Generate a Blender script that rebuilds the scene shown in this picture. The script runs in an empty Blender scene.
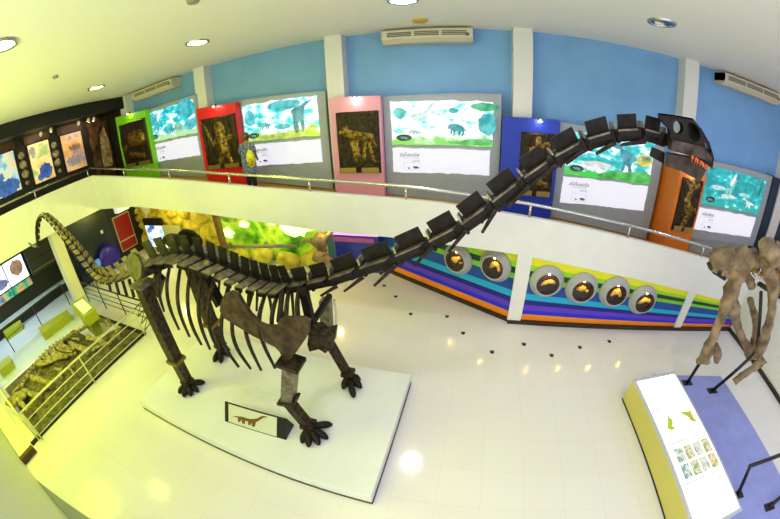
import bpy, bmesh, math, random
from mathutils import Vector, Matrix, noise
random.seed(7)
SC = bpy.context.scene
COL = SC.collection
R = math.radians
# ------------------------------------------------------------------ camera model (a fisheye lens, 333 px focal length)
FPX, KK = 332.93, 0.25
MR = ((0.9728125, 0.2281728, -0.0396608), (-0.0695924, 0.4513420, 0.8896332), (-0.2208906, 0.8626863, -0.4549502))
def ray(px, py):
    x = (px-390)/FPX; y = -(py-259.5)/FPX; r = math.hypot(x, y)+1e-9
    th = math.atan(KK*r)/KK; s = math.sin(th)/r
    d = (x*s, y*s, math.cos(th))
    return Vector([sum(MR[i][j]*d[i] for i in range(3)) for j in range(3)])
def AY(p, Y): d = ray(*p); return d*(Y/d.y)
def AX(p, X): d = ray(*p); return d*(X/d.x)
def AZ(p, Z): d = ray(*p); return d*(Z/d.z)
def APL(p, p0, n): d = ray(*p); return d*(Vector(p0).dot(n)/d.dot(n))
FZ = -4.541            # main floor
CZ = 1.785             # ceiling
BY = 8.4               # back wall
V = Vector
# ------------------------------------------------------------------ helpers
def lin(h):
    h = h.lstrip('#'); o = []
    for i in (0, 2, 4):
        c = int(h[i:i+2], 16)/255
        o.append(c/12.92 if c <= .04045 else ((c+.055)/1.055)**2.4)
    return (*o, 1)
MATS = {}
def mat(name, hexc, rough=.5, metal=0., var=0., scale=6., bump=0., emit=None, es=0., hex2=None, detail=4, spec=None):
    if name in MATS: return MATS[name]
    m = bpy.data.materials.new(name); m.use_nodes = True; nt = m.node_tree; b = nt.nodes['Principled BSDF']
    c = lin(hexc)
    b.inputs['Base Color'].default_value = c; b.inputs['Roughness'].default_value = rough; b.inputs['Metallic'].default_value = metal
    if spec is not None: b.inputs['Specular IOR Level'].default_value = spec
    if var or bump or hex2:
        tc = nt.nodes.new('ShaderNodeTexCoord'); nz = nt.nodes.new('ShaderNodeTexNoise')
        nz.inputs['Scale'].default_value = scale; nz.inputs['Detail'].default_value = detail
        nt.links.new(tc.outputs['Object'], nz.inputs['Vector'])
        if var or hex2:
            rp = nt.nodes.new('ShaderNodeValToRGB'); rp.color_ramp.elements[0].position = .35; rp.color_ramp.elements[1].position = .65
            rp.color_ramp.elements[0].color = lin(hex2) if hex2 else (*[max(0, v*(1-var)) for v in c[:3]], 1)
            rp.color_ramp.elements[1].color = c if hex2 else (*[min(1, v*(1+var)) for v in c[:3]], 1)
            nt.links.new(nz.outputs['Fac'], rp.inputs['Fac']); nt.links.new(rp.outputs['Color'], b.inputs['Base Color'])
        if bump:
            bp = nt.nodes.new('ShaderNodeBump'); bp.inputs['Strength'].default_value = bump; bp.inputs['Distance'].default_value = .02
            nt.links.new(nz.outputs['Fac'], bp.inputs['Height']); nt.links.new(bp.outputs['Normal'], b.inputs['Normal'])
    if emit:
        b.inputs['Emission Color'].default_value = lin(emit); b.inputs['Emission Strength'].default_value = es
    MATS[name] = m
    return m
def org(o):
    v = V((0, 0, 0))
    while o is not None: v = v + o.location; o = o.parent
    return v
class MB:
    def __init__(s): s.bm = bmesh.new()
    def box(s, c, size, rot=None, bevel=0):
        r = bmesh.ops.create_cube(s.bm, size=1); vs = r['verts']
        M = Matrix.Translation(V(c)) @ (rot.to_4x4() if rot else Matrix.Identity(4)) @ Matrix.Diagonal((*size, 1))
        bmesh.ops.transform(s.bm, matrix=M, verts=vs)
        if bevel:
            es = list({e for v in vs for e in v.link_edges})
            bmesh.ops.bevel(s.bm, geom=es, offset=bevel, segments=2, affect='EDGES', profile=.5)
        return s
    def span(s, lo, hi, bevel=0):
        lo, hi = V(lo), V(hi)
        return s.box((lo+hi)/2, hi-lo, bevel=bevel)
    def bar(s, a, b, w, h, up=(0, 0, 1), bevel=0, w2=None, h2=None):
        a, b = V(a), V(b); t = (b-a).normalized(); u = V(up)
        side = t.cross(u)
        if side.length < 1e-4: side = t.cross(V((1, 0, 0)))
        side.normalize(); u = side.cross(t).normalized()
        w2 = w if w2 is None else w2; h2 = h if h2 is None else h2
        ring = lambda p, ww, hh: [s.bm.verts.new(p+side*i*ww/2+u*j*hh/2) for i, j in ((-1, -1), (1, -1), (1, 1), (-1, 1))]
        A = ring(a, w, h); B = ring(b, w2, h2)
        s.bm.faces.new(A[::-1]); s.bm.faces.new(B)
        for i in range(4): s.bm.faces.new((A[i], A[(i+1) % 4], B[(i+1) % 4], B[i]))
        return s
    def prism(s, pts, vec, mi=0):
        vec = V(vec); A = [s.bm.verts.new(V(p)) for p in pts]; B = [s.bm.verts.new(V(p)+vec) for p in pts]; n = len(A)
        fs = [s.bm.faces.new(A[::-1]), s.bm.faces.new(B)]
        for i in range(n): fs.append(s.bm.faces.new((A[i], A[(i+1) % n], B[(i+1) % n], B[i])))
        for f in fs: f.material_index = mi
        return s
    def hexa(s, a, b, mi=0):      # two quads of 4 points each
        A = [s.bm.verts.new(V(p)) for p in a]; B = [s.bm.verts.new(V(p)) for p in b]
        fs = [s.bm.faces.new(A[::-1]), s.bm.faces.new(B)]
        for i in range(4): fs.append(s.bm.faces.new((A[i], A[(i+1) % 4], B[(i+1) % 4], B[i])))
        for f in fs: f.material_index = mi
        return s
    def tube(s, pts, r, seg=8, smooth=0, rough=0., sy=1.):
        pts = [V(p) for p in pts]; rs = list(r) if hasattr(r, '__len__') else [r]*len(pts)
        for _ in range(smooth):
            q, qr = [pts[0]], [rs[0]]
            for i in range(len(pts)-1):
                q += [pts[i]*.75+pts[i+1]*.25, pts[i]*.25+pts[i+1]*.75]; qr += [rs[i]*.75+rs[i+1]*.25, rs[i]*.25+rs[i+1]*.75]
            pts, rs = q+[pts[-1]], qr+[rs[-1]]
        n = len(pts); rings = []; nrm = None
        for i in range(n):
            t = (pts[min(i+1, n-1)]-pts[max(i-1, 0)])
            t = t.normalized() if t.length > 1e-9 else V((0, 0, 1))
            if nrm is None:
                nrm = t.cross(V((0, 1, 0)))
                if nrm.length < .1: nrm = t.cross(V((1, 0, 0)))
            nrm = (nrm-t*nrm.dot(t)).normalized(); bn = t.cross(nrm)
            ring = []
            for k in range(seg):
                a = 2*math.pi*k/seg; d = nrm*math.cos(a)+bn*math.sin(a)*sy; p = pts[i]+d*rs[i]
                if rough: p = p+d*rs[i]*rough*(noise.noise(p*7.)+.6*noise.noise(p*17.))
                ring.append(s.bm.verts.new(p))
            rings.append(ring)
        s.bm.faces.new(rings[0][::-1]); s.bm.faces.new(rings[-1])
        for i in range(n-1):
            for k in range(seg):
                f = s.bm.faces.new((rings[i][k], rings[i][(k+1) % seg], rings[i+1][(k+1) % seg], rings[i+1][k])); f.smooth = True
        return s
    def cyl(s, a, b, r, seg=16, r2=None): return s.tube([a, b], [r, r if r2 is None else r2], seg)
    def ball(s, c, r, sc=(1, 1, 1), sub=2, rough=0., rot=None):
        q = bmesh.ops.create_icosphere(s.bm, subdivisions=sub, radius=1)
        for v in q['verts']:
            p = V((v.co.x*sc[0], v.co.y*sc[1], v.co.z*sc[2]))*r
            if rot: p = rot @ p
            if rough: p = p*(1+rough*noise.noise((V(c)+p)*5/max(r, .1)*.3))
            v.co = V(c)+p
        for v in q['verts']:
            for f in v.link_faces: f.smooth = True
        return s
    def lathe(s, c, axis, prof, seg=28):      # prof: (distance along axis, radius)
        axis = V(axis).normalized(); a = axis.cross(V((0, 0, 1)))
        if a.length < .1: a = axis.cross(V((1, 0, 0)))
        a.normalize(); b = axis.cross(a); rings = []
        for d, r in prof:
            rings.append([s.bm.verts.new(V(c)+axis*d+(a*math.cos(2*math.pi*k/seg)+b*math.sin(2*math.pi*k/seg))*r) for k in range(seg)])
        for i in range(len(rings)-1):
            for k in range(seg):
                f = s.bm.faces.new((rings[i][k], rings[i][(k+1) % seg], rings[i+1][(k+1) % seg], rings[i+1][k]))
        return s
    def build(s, name, m, parent=None, smooth=None):
        bmesh.ops.recalc_face_normals(s.bm, faces=s.bm.faces)
        o = org(parent)
        if parent is not None:
            for v in s.bm.verts: v.co -= o
        me = bpy.data.meshes.new(name); s.bm.to_mesh(me); s.bm.free()
        for mm in (m if isinstance(m, (list, tuple)) else [m]): me.materials.append(mm)
        ob = bpy.data.objects.new(name, me); COL.objects.link(ob)
        if parent is not None: ob.parent = parent
        return ob
def thing(name, label, cat, loc=(0, 0, 0), group=None):
    o = bpy.data.objects.new(name, None); COL.objects.link(o); o.location = loc; o.empty_display_size = .2
    o['label'] = label; o['category'] = cat
    if group: o['group'] = group
    return o
def tag(o, label, cat, group=None):
    o['label'] = label; o['category'] = cat
    if group: o['group'] = group
    return o
def struct(name, mb, m):
    o = mb.build(name, m); o['kind'] = 'structure'; return o
def poly_h(poly, x):
    if x <= poly[0][0]: return poly[0][1]
    for (a, za), (b, zb) in zip(poly, poly[1:]):
        if x <= b: return za+(zb-za)*(x-a)/(b-a)
    return poly[-1][1]
def plate(outer, holes, thick_vec, name, m, parent):
    """Flat sheet with holes: outline and holes are 3-D points in one plane; extruded by thick_vec."""
    mb = MB(); bm = mb.bm; edges = []
    for loop in [outer]+holes:
        vs = [bm.verts.new(V(p)) for p in loop]
        edges += [bm.edges.new((vs[i], vs[(i+1) % len(vs)])) for i in range(len(vs))]
    r = bmesh.ops.triangle_fill(bm, edges=edges, use_beauty=True)
    fs = [g for g in r['geom'] if isinstance(g, bmesh.types.BMFace)]
    ex = bmesh.ops.extrude_face_region(bm, geom=fs)
    for g in ex['geom']:
        if isinstance(g, bmesh.types.BMVert): g.co += V(thick_vec)
    return mb.build(name, m, parent)
def lettering(text, size, mtx, name, m, parent, thick=.004):
    cu = bpy.data.curves.new('lettering', 'FONT'); cu.body = text; cu.size = size; cu.extrude = thick; cu.align_x = 'LEFT'; cu.resolution_u = 2
    t = bpy.data.objects.new('lettering', cu); COL.objects.link(t)
    bpy.context.view_layer.update()
    me = bpy.data.meshes.new_from_object(t.evaluated_get(bpy.context.evaluated_depsgraph_get()))
    bpy.data.objects.remove(t); bpy.data.curves.remove(cu)
    me.transform(mtx)
    me.transform(Matrix.Translation(-org(parent)))
    me.materials.clear(); me.materials.append(m)
    o = bpy.data.objects.new(name, me); COL.objects.link(o); o.parent = parent
    return o
# ------------------------------------------------------------------ materials
def floor_mat():
    m = bpy.data.materials.new('polished_tile'); m.use_nodes = True; nt = m.node_tree; b = nt.nodes['Principled BSDF']
    tc = nt.nodes.new('ShaderNodeTexCoord'); br = nt.nodes.new('ShaderNodeTexBrick')
    br.offset = 0; br.inputs['Scale'].default_value = 1; br.inputs['Brick Width'].default_value = .6; br.inputs['Row Height'].default_value = .6
    br.inputs['Mortar Size'].default_value = .004; br.inputs['Mortar Smooth'].default_value = .3
    br.inputs['Color1'].default_value = lin('#e2e0de'); br.inputs['Color2'].default_value = lin('#e0dedb'); br.inputs['Mortar'].default_value = lin('#d7d4d0')
    nt.links.new(tc.outputs['Object'], br.inputs['Vector']); nt.links.new(br.outputs['Color'], b.inputs['Base Color'])
    b.inputs['Roughness'].default_value = .13
    MATS['polished_tile'] = m; return m
M_floor = floor_mat()
M_white = mat('white_paint', '#e4e4e2', .55, var=.02, scale=3)
M_ceil = mat('ceiling_paint', '#f3f3f1', .7)
M_blue = mat('blue_wall_paint', '#72a3d8', .6, var=.05, scale=1.5)
M_col = mat('column_paint', '#dcdcdc', .55)
M_dark = mat('dark_wall', '#15140f', .6, var=.2, scale=3)
M_black = mat('black_paint', '#0b0b0c', .45)
M_base = mat('dark_baseboard', '#2a1a12', .4)
M_carpet = mat('ochre_carpet', '#b98a28', .9, var=.15, scale=20, bump=.2)
M_steel = mat('stainless_steel', '#c9c9c4', .22, 1.)
M_rust = mat('weathered_iron', '#241b15', .5, .75, scale=14, hex2='#51453a', bump=.25, detail=8)
M_rust2 = mat('dark_iron_plate', '#120e0b', .5, .6, scale=16, hex2='#241d18', bump=.15, detail=8)
M_wing = mat('brushed_iron', '#5d564d', .42, .8, scale=12, hex2='#8f877a', bump=.2, detail=8)
mat('olive_dark', '#3f3b26', .5, .6, scale=10, hex2='#1f1c12', bump=.3)
M_rib = mat('rib_iron', '#1d1712', .5, .7, scale=18, hex2='#3d342b', bump=.15)
M_tail = mat('tail_iron', '#6d6247', .45, .7, scale=14, hex2='#9c9069', bump=.2)
M_plinth = mat('white_laminate', '#dfe3e2', .35, var=.02, scale=2)
M_wood = mat('dark_wood', '#4a2e17', .5, var=.4, scale=5, bump=.2)
M_grayhouse = mat('grey_display_housing', '#98a0ac', .5, var=.03)
M_bone = mat('fossil_bone', '#9c8666', .7, scale=4, hex2='#5d4a35', bump=.6, detail=10)
M_bronze = mat('dark_bronze_relief', '#3c2e1a', .45, .55, scale=18, hex2='#140f08', bump=.5, detail=8)
M_gold = mat('gilt_bronze', '#a5843c', .4, .75, scale=13, hex2='#2f2410', bump=.5, detail=8)
M_rock = mat('yellow_rock', '#d8c648', .8, scale=3, hex2='#a08a2c', bump=.5, detail=8)
M_soil = mat('excavation_soil', '#6d6542', .9, scale=9, hex2='#37321f', bump=.7, detail=8)
M_fossil = mat('pit_fossil', '#a89a68', .8, scale=9, hex2='#665c3a', bump=.5)
M_yellow = mat('yellow_laminate', '#9aa022', .5)
M_paper = mat('white_print', '#f2f2f0', .5)
M_ac = mat('ac_plastic', '#cfc9b4', .45)
M_acd = mat('ac_grille', '#5f5b4e', .5)
M_sheet = mat('lit_sheet', '#777777', .4, emit='#f3f2ff', es=.84)
M_lit = mat('lit_white', '#ffffff', .4, emit='#ffffff', es=1.6)
M_inklit = mat('printed_ink', '#20304c', .5)
# ------------------------------------------------------------------ room shell
PT = [(-12.05, -.76), (-7.6, -1.24), (-4.43, -1.62), (-2.6, -1.77), (-.5, -1.9), (2, -2.15), (4.14, -2.41), (7.5, -2.83)]
PB = [(-12.05, -2.0), (-9.55, -1.97), (-6.56, -2.21), (-4.6, -2.43), (-3, -2.60), (-1.47, -2.66), (1.06, -2.85), (4.48, -3.31), (7.5, -3.76)]
ptop = lambda x: poly_h(PT, x)
pbot = lambda x: poly_h(PB, x)
zf = lambda x: ptop(x)-.55
LX = -12.05
struct('floor', MB().span((-16.5, -6, FZ-.2), (13, BY+.3, FZ)), M_floor)
struct('ceiling', MB().span((-16.5, -6, CZ), (13, BY+.3, CZ+.2)), M_ceil)
struct('wall_back', MB().span((-16.5, BY, FZ), (13, BY+.25, CZ)), M_blue)
struct('wall_right', MB().span((12.2, -6, FZ), (12.4, BY, CZ)), M_white)
for x in (-12.1, -7.74, -3.26, 1.22, 5.71, 10.2):
    struct('column', MB().span((x-.225, BY-.35, FZ), (x+.225, BY, CZ)), M_col)
# landing and ramp
xs = sorted({p[0] for p in PT+PB}); xs = [x for x in xs if LX <= x <= 7.5]
mb = MB()
for a, b in zip(xs, xs[1:]):
    q = lambda x, y: [V((x, y, pbot(x))), V((x, y, ptop(x)))]
    A, B, C, D = q(a, 6.0), q(b, 6.0), q(b, 6.12), q(a, 6.12)
    mb.hexa([A[0], B[0], C[0], D[0]], [A[1], B[1], C[1], D[1]])
bmesh.ops.remove_doubles(mb.bm, verts=mb.bm.verts, dist=1e-4)
struct('wall_ramp_parapet', mb, M_white)
mb = MB()
for a, b in zip(xs, xs[1:]):
    mb.hexa([V((a, 6.12, pbot(a)+.02)), V((b, 6.12, pbot(b)+.02)), V((b, BY, pbot(b)+.02)), V((a, BY, pbot(a)+.02))],
            [V((a, 6.12, zf(a))), V((b, 6.12, zf(b))), V((b, BY, zf(b))), V((a, BY, zf(a)))])
mb.span((7.5, 6.12, zf(7.5)-.3), (12.2, BY, zf(7.5)))
bmesh.ops.remove_doubles(mb.bm, verts=mb.bm.verts, dist=1e-4)
struct('floor_ramp', mb, M_carpet)
struct('floor_landing', MB().span((-16.5, -6, -1.95), (LX, BY, -1.31)), M_carpet)
struct('wall_left_parapet', MB().span((LX, -6, -2.0), (LX+.12, 6.0, -.76)), M_white)
struct('wall_gallery', MB().span((-13.75, -6, -1.31), (-13.5, BY, CZ)), M_dark)
struct('trim_1', MB().span((-13.5, -6, 1.33), (LX+.02, 8.05, CZ-.005)), M_black)
struct('trim_2', MB().span((-13.5, 8.05, -1.31), (-12.35, BY, 1.33)), M_dark)
struct('wall_pillar', MB().span((-12.62, 3.9, FZ), (-12.22, 4.3, -1.95)), mat('yellowish_pillar', '#e0dcc0', .5))
# right end of the ramp turns towards the hall along x = 7.5
mb = MB(); rt = [(6.0, -2.83), (3, -3.13), (-2, -3.63)]
for (a, za), (b, zb) in zip(rt, rt[1:]):
    mb.hexa([V((7.5, a, FZ)), V((7.5, b, FZ)), V((7.62, b, FZ)), V((7.62, a, FZ))], [V((7.5, a, za)), V((7.5, b, zb)), V((7.62, b, zb)), V((7.62, a, za))])
struct('wall_right_parapet', mb, M_white)
mb = MB()
for (a, za), (b, zb) in zip(rt, rt[1:]):
    mb.hexa([V((7.62, a, FZ)), V((7.62, b, FZ)), V((10, b, FZ)), V((10, a, FZ))], [V((7.62, a, za-.55)), V((7.62, b, max(zb-.55, FZ+.02))), V((10, b, max(zb-.55, FZ+.02))), V((10, a, za-.55))])
struct('floor_lower_ramp', mb, M_carpet)
struct('baseboard_right', MB().span((7.46, -2, FZ), (7.5, 6.0, FZ+.1)), M_base)
# rainbow wall under the ramp: straight stretch and the stretch that runs back under the ramp
ST = [('#e3e01c', .13), ('#93d51d', .08), ('#06372f', .09), ('#79c91e', .08), ('#0b489c', .18), ('#0fa9dc', .10), ('#0a1580', .08), ('#5b35cf', .09), ('#1a27d6', .07), ('#f08a12', .10)]
stm = [mat('stripe_%s' % h[1:], h, .45) for h, _ in ST]
KX, KY = 1.2, 6.03
def stripes(mb, p0, p1, t0, t1, n):
    f = 0; zb = FZ+.1
    for i, (h, w) in enumerate(ST):
        a0, a1 = t0+(zb-t0)*f, t1+(zb-t1)*f; f += w; b0, b1 = t0+(zb-t0)*f, t1+(zb-t1)*f
        q = lambda p, z, k: V((p[0]-n[0]*k, p[1]-n[1]*k, z))
        mb.hexa([q(p0, b0, 0), q(p1, b1, 0), q(p1, a1, 0), q(p0, a0, 0)], [q(p0, b0, .1), q(p1, b1, .1), q(p1, a1, .1), q(p0, a0, .1)], i)
mb = MB(); stripes(mb, (KX, KY), (7.49, KY), -2.86, -3.74, (0, -1))
struct('wall_rainbow', mb, stm)
W0 = V((-2.95, 8.38, 0)); W1 = V((KX, KY, 0)); wd = (W1-W0).normalized(); wn = V((wd.y, -wd.x, 0))
if wn.y > 0: wn = -wn
mb = MB(); stripes(mb, W0, W1, -2.86, -2.86, wn)
struct('wall_rainbow_return', mb, stm)
struct('trim_3', MB().span((1.06, 5.985, FZ+.1), (1.36, 6.029, -2.84)), M_white)
struct('trim_4', MB().span((5.42, 5.985, FZ+.1), (5.64, 6.029, -3.40)), M_white)
struct('baseboard_back', MB().span((KX-.13, 5.975, FZ), (7.46, 6.02, FZ+.1)), M_base)
mb = MB(); mb.bar(W0+V((0, 0, FZ+.05))+wn*.03, W1+V((0, 0, FZ+.05))+wn*.03, .04, .1)
struct('baseboard_return', mb, M_base)
# near wall at the lower left of the picture
struct('wall_front', MB().span((-16.5, -1.0, FZ), (-2.5, -.82, -.9)), mat('near_wall_paint', '#d3d8c8', .6))
tag(MB().span((-10.6, -.8, FZ), (-7.25, -.42, FZ+.14)).build('pit_kerb', mat('kerb_paint', '#dcdcc4', .5)), 'low whitish kerb closing the near end of the fossil pit', 'kerb')
o = MB().span((-7.25, -.81, FZ), (-7.12, -.41, FZ+.15)).build('kerb_cap', M_wood); tag(o, 'brown wooden end cap on the low pit kerb', 'end cap')
mb = MB(); mb.prism([V((-6.5, -.815, FZ)), V((-6.5, -.815, FZ+.03)), V((-4.0, -.45, FZ+.03)), V((-4.0, -.815, FZ+.03)), V((-4.0, -.815, FZ))][:1]+[V((-4.0, -.815, FZ)), V((-4.0, -.42, FZ))], (0, 0, .04))
struct('trim_5', mb, mat('grey_blue_wedge', '#6f7890', .5))  # thin flat grey-blue wedge at the foot of the near wall
# ------------------------------------------------------------------ hand rails
def rail(name, label, pts, posts, h=.25, base=None):
    t = thing(name, label, 'handrail', pts[0])
    MB().tube(pts, .035, 10).build('rail', M_steel, t)
    for p in posts:
        MB().tube([V(p)-V((0, 0, h)), V(p)], .026, 8).build('post', M_steel, t)
    return t
hx = [LX+.06, -9.75, -7.48, -5.32, -3.2, -1.18, 1.2, 3.35, 5.45, 7.56]
rail('ramp_handrail', 'long steel handrail running along the top of the white ramp parapet', [V((x, 6.06, ptop(x)+.25)) for x in hx], [V((x, 6.06, ptop(x)+.25)) for x in hx[1:-1]])
rail('landing_handrail', 'steel handrail on the left landing parapet before the dark gallery', [V((LX+.06, y, -.51)) for y in (5.98, -2)], [V((LX+.06, y, -.51)) for y in (5.9, 3.75, 1.6)])
rail('lower_ramp_handrail', 'steel handrail of the right ramp turn behind the fossil legs', [V((7.56, 6.0, -2.58)), V((7.56, 3, -2.88)), V((7.56, 0, -3.18))], [V((7.56, y, -2.58-.1*(6-y))) for y in (5.9, 4, 2)])
# ------------------------------------------------------------------ ceiling lamps
WARM = {}
def lamp(x, y, on, colour, strength, label, group=None):
    t = thing('ceiling_downlight', label, 'downlight', (x, y, CZ), group)
    MB().lathe((x, y, CZ), (0, 0, -1), [(0, .27), (.03, .26), (.03, .21), (0, .2)], 32).build('rim', M_steel, t)
    if on:
        k = 'lamp_%s_%g' % (colour, strength)
        m = mat(k, '#ffffff', .4, emit=colour, es=strength*(.5 if colour in (YL, YM) else .9))
        MB().lathe((x, y, CZ), (0, 0, -1), [(.012, .205), (.012, .0001)], 32).build('lens', m, t)
    else:
        MB().lathe((x, y, CZ), (0, 0, -1), [(.012, .205), (.012, .0001)], 32).build('lens', mat('unlit_reflector', '#5f6a70', .15, .9), t)
        MB().tube([(x-.13, y, CZ-.03), (x+.05, y+.02, CZ-.03)], .03, 10).build('bulb', M_paper, t)
YL, YM, YC, YB = '#eef850', '#f2fa66', '#fbf2fa', '#d9d8ff'
lamp(-9.4, 5.4, True, YL, 110, 'lit round ceiling downlight nearest the dark left gallery')
lamp(-5.3, 5.55, True, YM, 110, 'lit round ceiling downlight between the left and middle air conditioners')
lamp(-1.06, 5.75, True, YC, 120, 'lit round ceiling downlight at the top edge above the middle air conditioner')
lamp(3.35, 5.68, False, YB, 0, 'unlit round ceiling downlight with a chrome reflector')
lamp(-5.1, 1.43, True, YM, 130, 'lit round ceiling downlight cut by the left edge of the photo')
for x, c, s in ((-9.4, YL, 130), (-.9, YC, 110), (3.3, YB, 110), (7.6, YB, 130)):
    lamp(x, 1.43, True, c, s, 'ceiling downlight above the hall, out of the picture', 'hall downlights overhead')
lamp(7.7, 5.6, True, YB, 110, 'ceiling downlight above the ramp turn, just beyond the right air conditioner')
for x, c, s in ((-7.2, YL, 150), (-3, YM, 120), (1.2, YC, 110), (5.4, YB, 130)):
    lamp(x, -2.6, True, c, s, 'ceiling downlight above the hall, out of the picture', 'hall downlights overhead')
o = MB().lathe((-1.01, 7.34, CZ), (0, 0, -1), [(0, .17), (.05, .15), (.07, .0001)], 20).build('smoke_detector', mat('yellow_detector', '#c8a520', .5)); tag(o, 'small yellow ceiling detector above the middle air conditioner', 'smoke detector')
o = MB().lathe((-3.44, 3.56, CZ), (0, 0, -1), [(0, .1), (.05, .08), (.06, .0001)], 20).build('smoke_detector', mat('grey_detector', '#8d8f80', .5)); tag(o, 'small grey ceiling detector at the top edge of the photo', 'smoke detector')
o = MB().lathe((-7.38, 3.25, CZ), (0, 0, -1), [(0, .07), (.05, .06), (.06, .0001)], 20).build('smoke_detector', MATS['grey_detector']); tag(o, 'small grey ceiling detector above the dark left gallery', 'smoke detector')
# ------------------------------------------------------------------ air conditioners
def ac(x0, x1, label):
    z0, z1 = 1.4, 1.74; y0, y1 = 7.93, BY
    t = thing('air_conditioner', label, 'air conditioner', ((x0+x1)/2, BY, z0))
    MB().prism([V((x0, y1, z0)), V((x0, y0+.12, z0)), V((x0, y0, z0+.1)), V((x0, y0, z1-.04)), V((x0, y0+.06, z1)), V((x0, y1, z1))], (x1-x0, 0, 0)).build('casing', M_ac, t)
    n = 3; w = (x1-x0-.2)/n
    g = MB()
    for i in range(n):
        for k in range(3):
            g.span((x0+.1+i*w+.03, y0-.008, z0+.15+k*.04), (x0+.1+(i+1)*w-.03, y0+.004, z0+.175+k*.04))
    g.build('air_outlet', M_acd, t)
    MB().span((x1-.16, y0-.01, z0+.13), (x1-.08, y0+.005, z0+.2)).build('control_panel', M_acd, t)
    MB().span((x0, y0-.012, z0+.1), (x0+.03, BY, z1-.02)).build('end_cap', MATS['ac_plastic'], t)
ac(-11.2, -8.9, 'beige wall air conditioner at the left above the green panel')
ac(-2.0, .08, 'beige wall air conditioner in the middle of the blue wall')
ac(6.75, 9.15, 'beige wall air conditioner at the right above the last lightbox')
# ------------------------------------------------------------------ lightboxes on the ramp
def paint_mat(name, seed, c1, c2, c3, thr, ground):
    m = bpy.data.materials.new(name); m.use_nodes = True; nt = m.node_tree; b = nt.nodes['Principled BSDF']
    tc = nt.nodes.new('ShaderNodeTexCoord'); mp = nt.nodes.new('ShaderNodeMapping'); mp.inputs['Location'].default_value = (seed*3.1, 0, seed*1.7); mp.inputs['Scale'].default_value = (1, 1, 1.9)
    nz = nt.nodes.new('ShaderNodeTexNoise'); nz.inputs['Scale'].default_value = 2.8; nz.inputs['Detail'].default_value = 9; nz.inputs['Roughness'].default_value = .6
    rp = nt.nodes.new('ShaderNodeValToRGB'); cr = rp.color_ramp
    cr.elements[0].position = thr-.16; cr.elements[0].color = lin(c3); cr.elements[1].position = thr+.07; cr.elements[1].color = (1, 1, 1, 1)
    e = cr.elements.new(thr-.04); e.color = lin(c2); e = cr.elements.new(thr+.02); e.color = lin(c1)
    sx = nt.nodes.new('ShaderNodeSeparateXYZ'); ad = nt.nodes.new('ShaderNodeMath'); ad.operation = 'MULTIPLY_ADD'; ad.inputs[1].default_value = .9
    g = nt.nodes.new('ShaderNodeMapRange'); g.inputs['From Min'].default_value = -.27; g.inputs['From Max'].default_value = -.45
    mx = nt.nodes.new('ShaderNodeMix'); mx.data_type = 'RGBA'; mx.inputs['B'].default_value = lin(ground)
    nt.links.new(tc.outputs['Object'], mp.inputs['Vector']); nt.links.new(mp.outputs['Vector'], nz.inputs['Vector'])
    nt.links.new(nz.outputs['Fac'], rp.inputs['Fac']); nt.links.new(tc.outputs['Object'], sx.inputs['Vector'])
    nt.links.new(nz.outputs['Fac'], ad.inputs[0]); nt.links.new(sx.outputs['Z'], ad.inputs[2])
    s2 = nt.nodes.new('ShaderNodeMath'); s2.operation = 'SUBTRACT'; s2.inputs[1].default_value = .45
    nt.links.new(ad.outputs[0], s2.inputs[0]); nt.links.new(s2.outputs[0], g.inputs['Value'])
    nt.links.new(g.outputs['Result'], mx.inputs['Factor']); nt.links.new(rp.outputs['Color'], mx.inputs['A'])
    nt.links.new(mx.outputs['Result'], b.inputs['Emission Color']); b.inputs['Emission Strength'].default_value = 1.1
    b.inputs['Base Color'].default_value = (.02, .02, .02, 1); b.inputs['Roughness'].default_value = .25
    return m
def ragged(x0, x1, z0, z1, seed, amp=.035, n=26):
    w = lambda t, s: amp*noise.noise(V((t*3.3, s*7.7, seed*3.3)))+amp*.5*noise.noise(V((t*9, s*5.1, seed)))
    P = []
    for i in range(n): t = i/n; P.append((x0+(x1-x0)*t, z0+w(t*2.4, 1)))
    for i in range(10): t = i/10; P.append((x1+w(t, 2)*.6, z0+(z1-z0)*t))
    for i in range(n): t = i/n; P.append((x1-(x1-x0)*t, z1+w(t*2.4, 3)))
    for i in range(10): t = i/10; P.append((x0+w(t, 4)*.6, z1-(z1-z0)*t))
    return P
SH = {
 'quadruped': [(0, .55), (.08, .72), (.2, .8), (.3, .78), (.5, .8), (.7, .74), (.88, .55), (1, .3), (.95, .3), (.84, .46), (.83, .05), (.75, .05), (.74, .3), (.66, .34), (.64, .08), (.56, .08), (.55, .36), (.42, .36), (.38, .05), (.3, .05), (.3, .36), (.24, .4), (.22, .1), (.15, .1), (.16, .5), (.06, .46)],
 'sauropod': [(0, .3), (.12, .42), (.3, .5), (.45, .5), (.55, .56), (.68, .72), (.78, .95), (.86, 1.0), (.93, .95), (.86, .92), (.8, .82), (.72, .6), (.64, .42), (.6, .05), (.54, .05), (.53, .3), (.49, .08), (.44, .08), (.44, .3), (.36, .3), (.35, .05), (.28, .05), (.27, .32), (.22, .08), (.17, .08), (.17, .34), (.08, .34)],
 'theropod': [(0, .8), (.04, .88), (.16, .95), (.24, .85), (.3, .74), (.45, .72), (.6, .62), (.8, .5), (1, .5), (.8, .42), (.62, .42), (.6, .25), (.66, .03), (.56, .03), (.5, .22), (.44, .3), (.4, .03), (.31, .03), (.36, .3), (.3, .5), (.22, .44), (.22, .52), (.28, .6), (.2, .72), (.1, .74)],
 'tall': [(.1, .0), (.1, .6), (.0, .7), (.2, .78), (.4, .8), (.7, .93), (1, 1.0), (.72, .86), (.55, .7), (.55, .0), (.42, .0), (.4, .4), (.3, .4), (.3, .0)],
}
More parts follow.
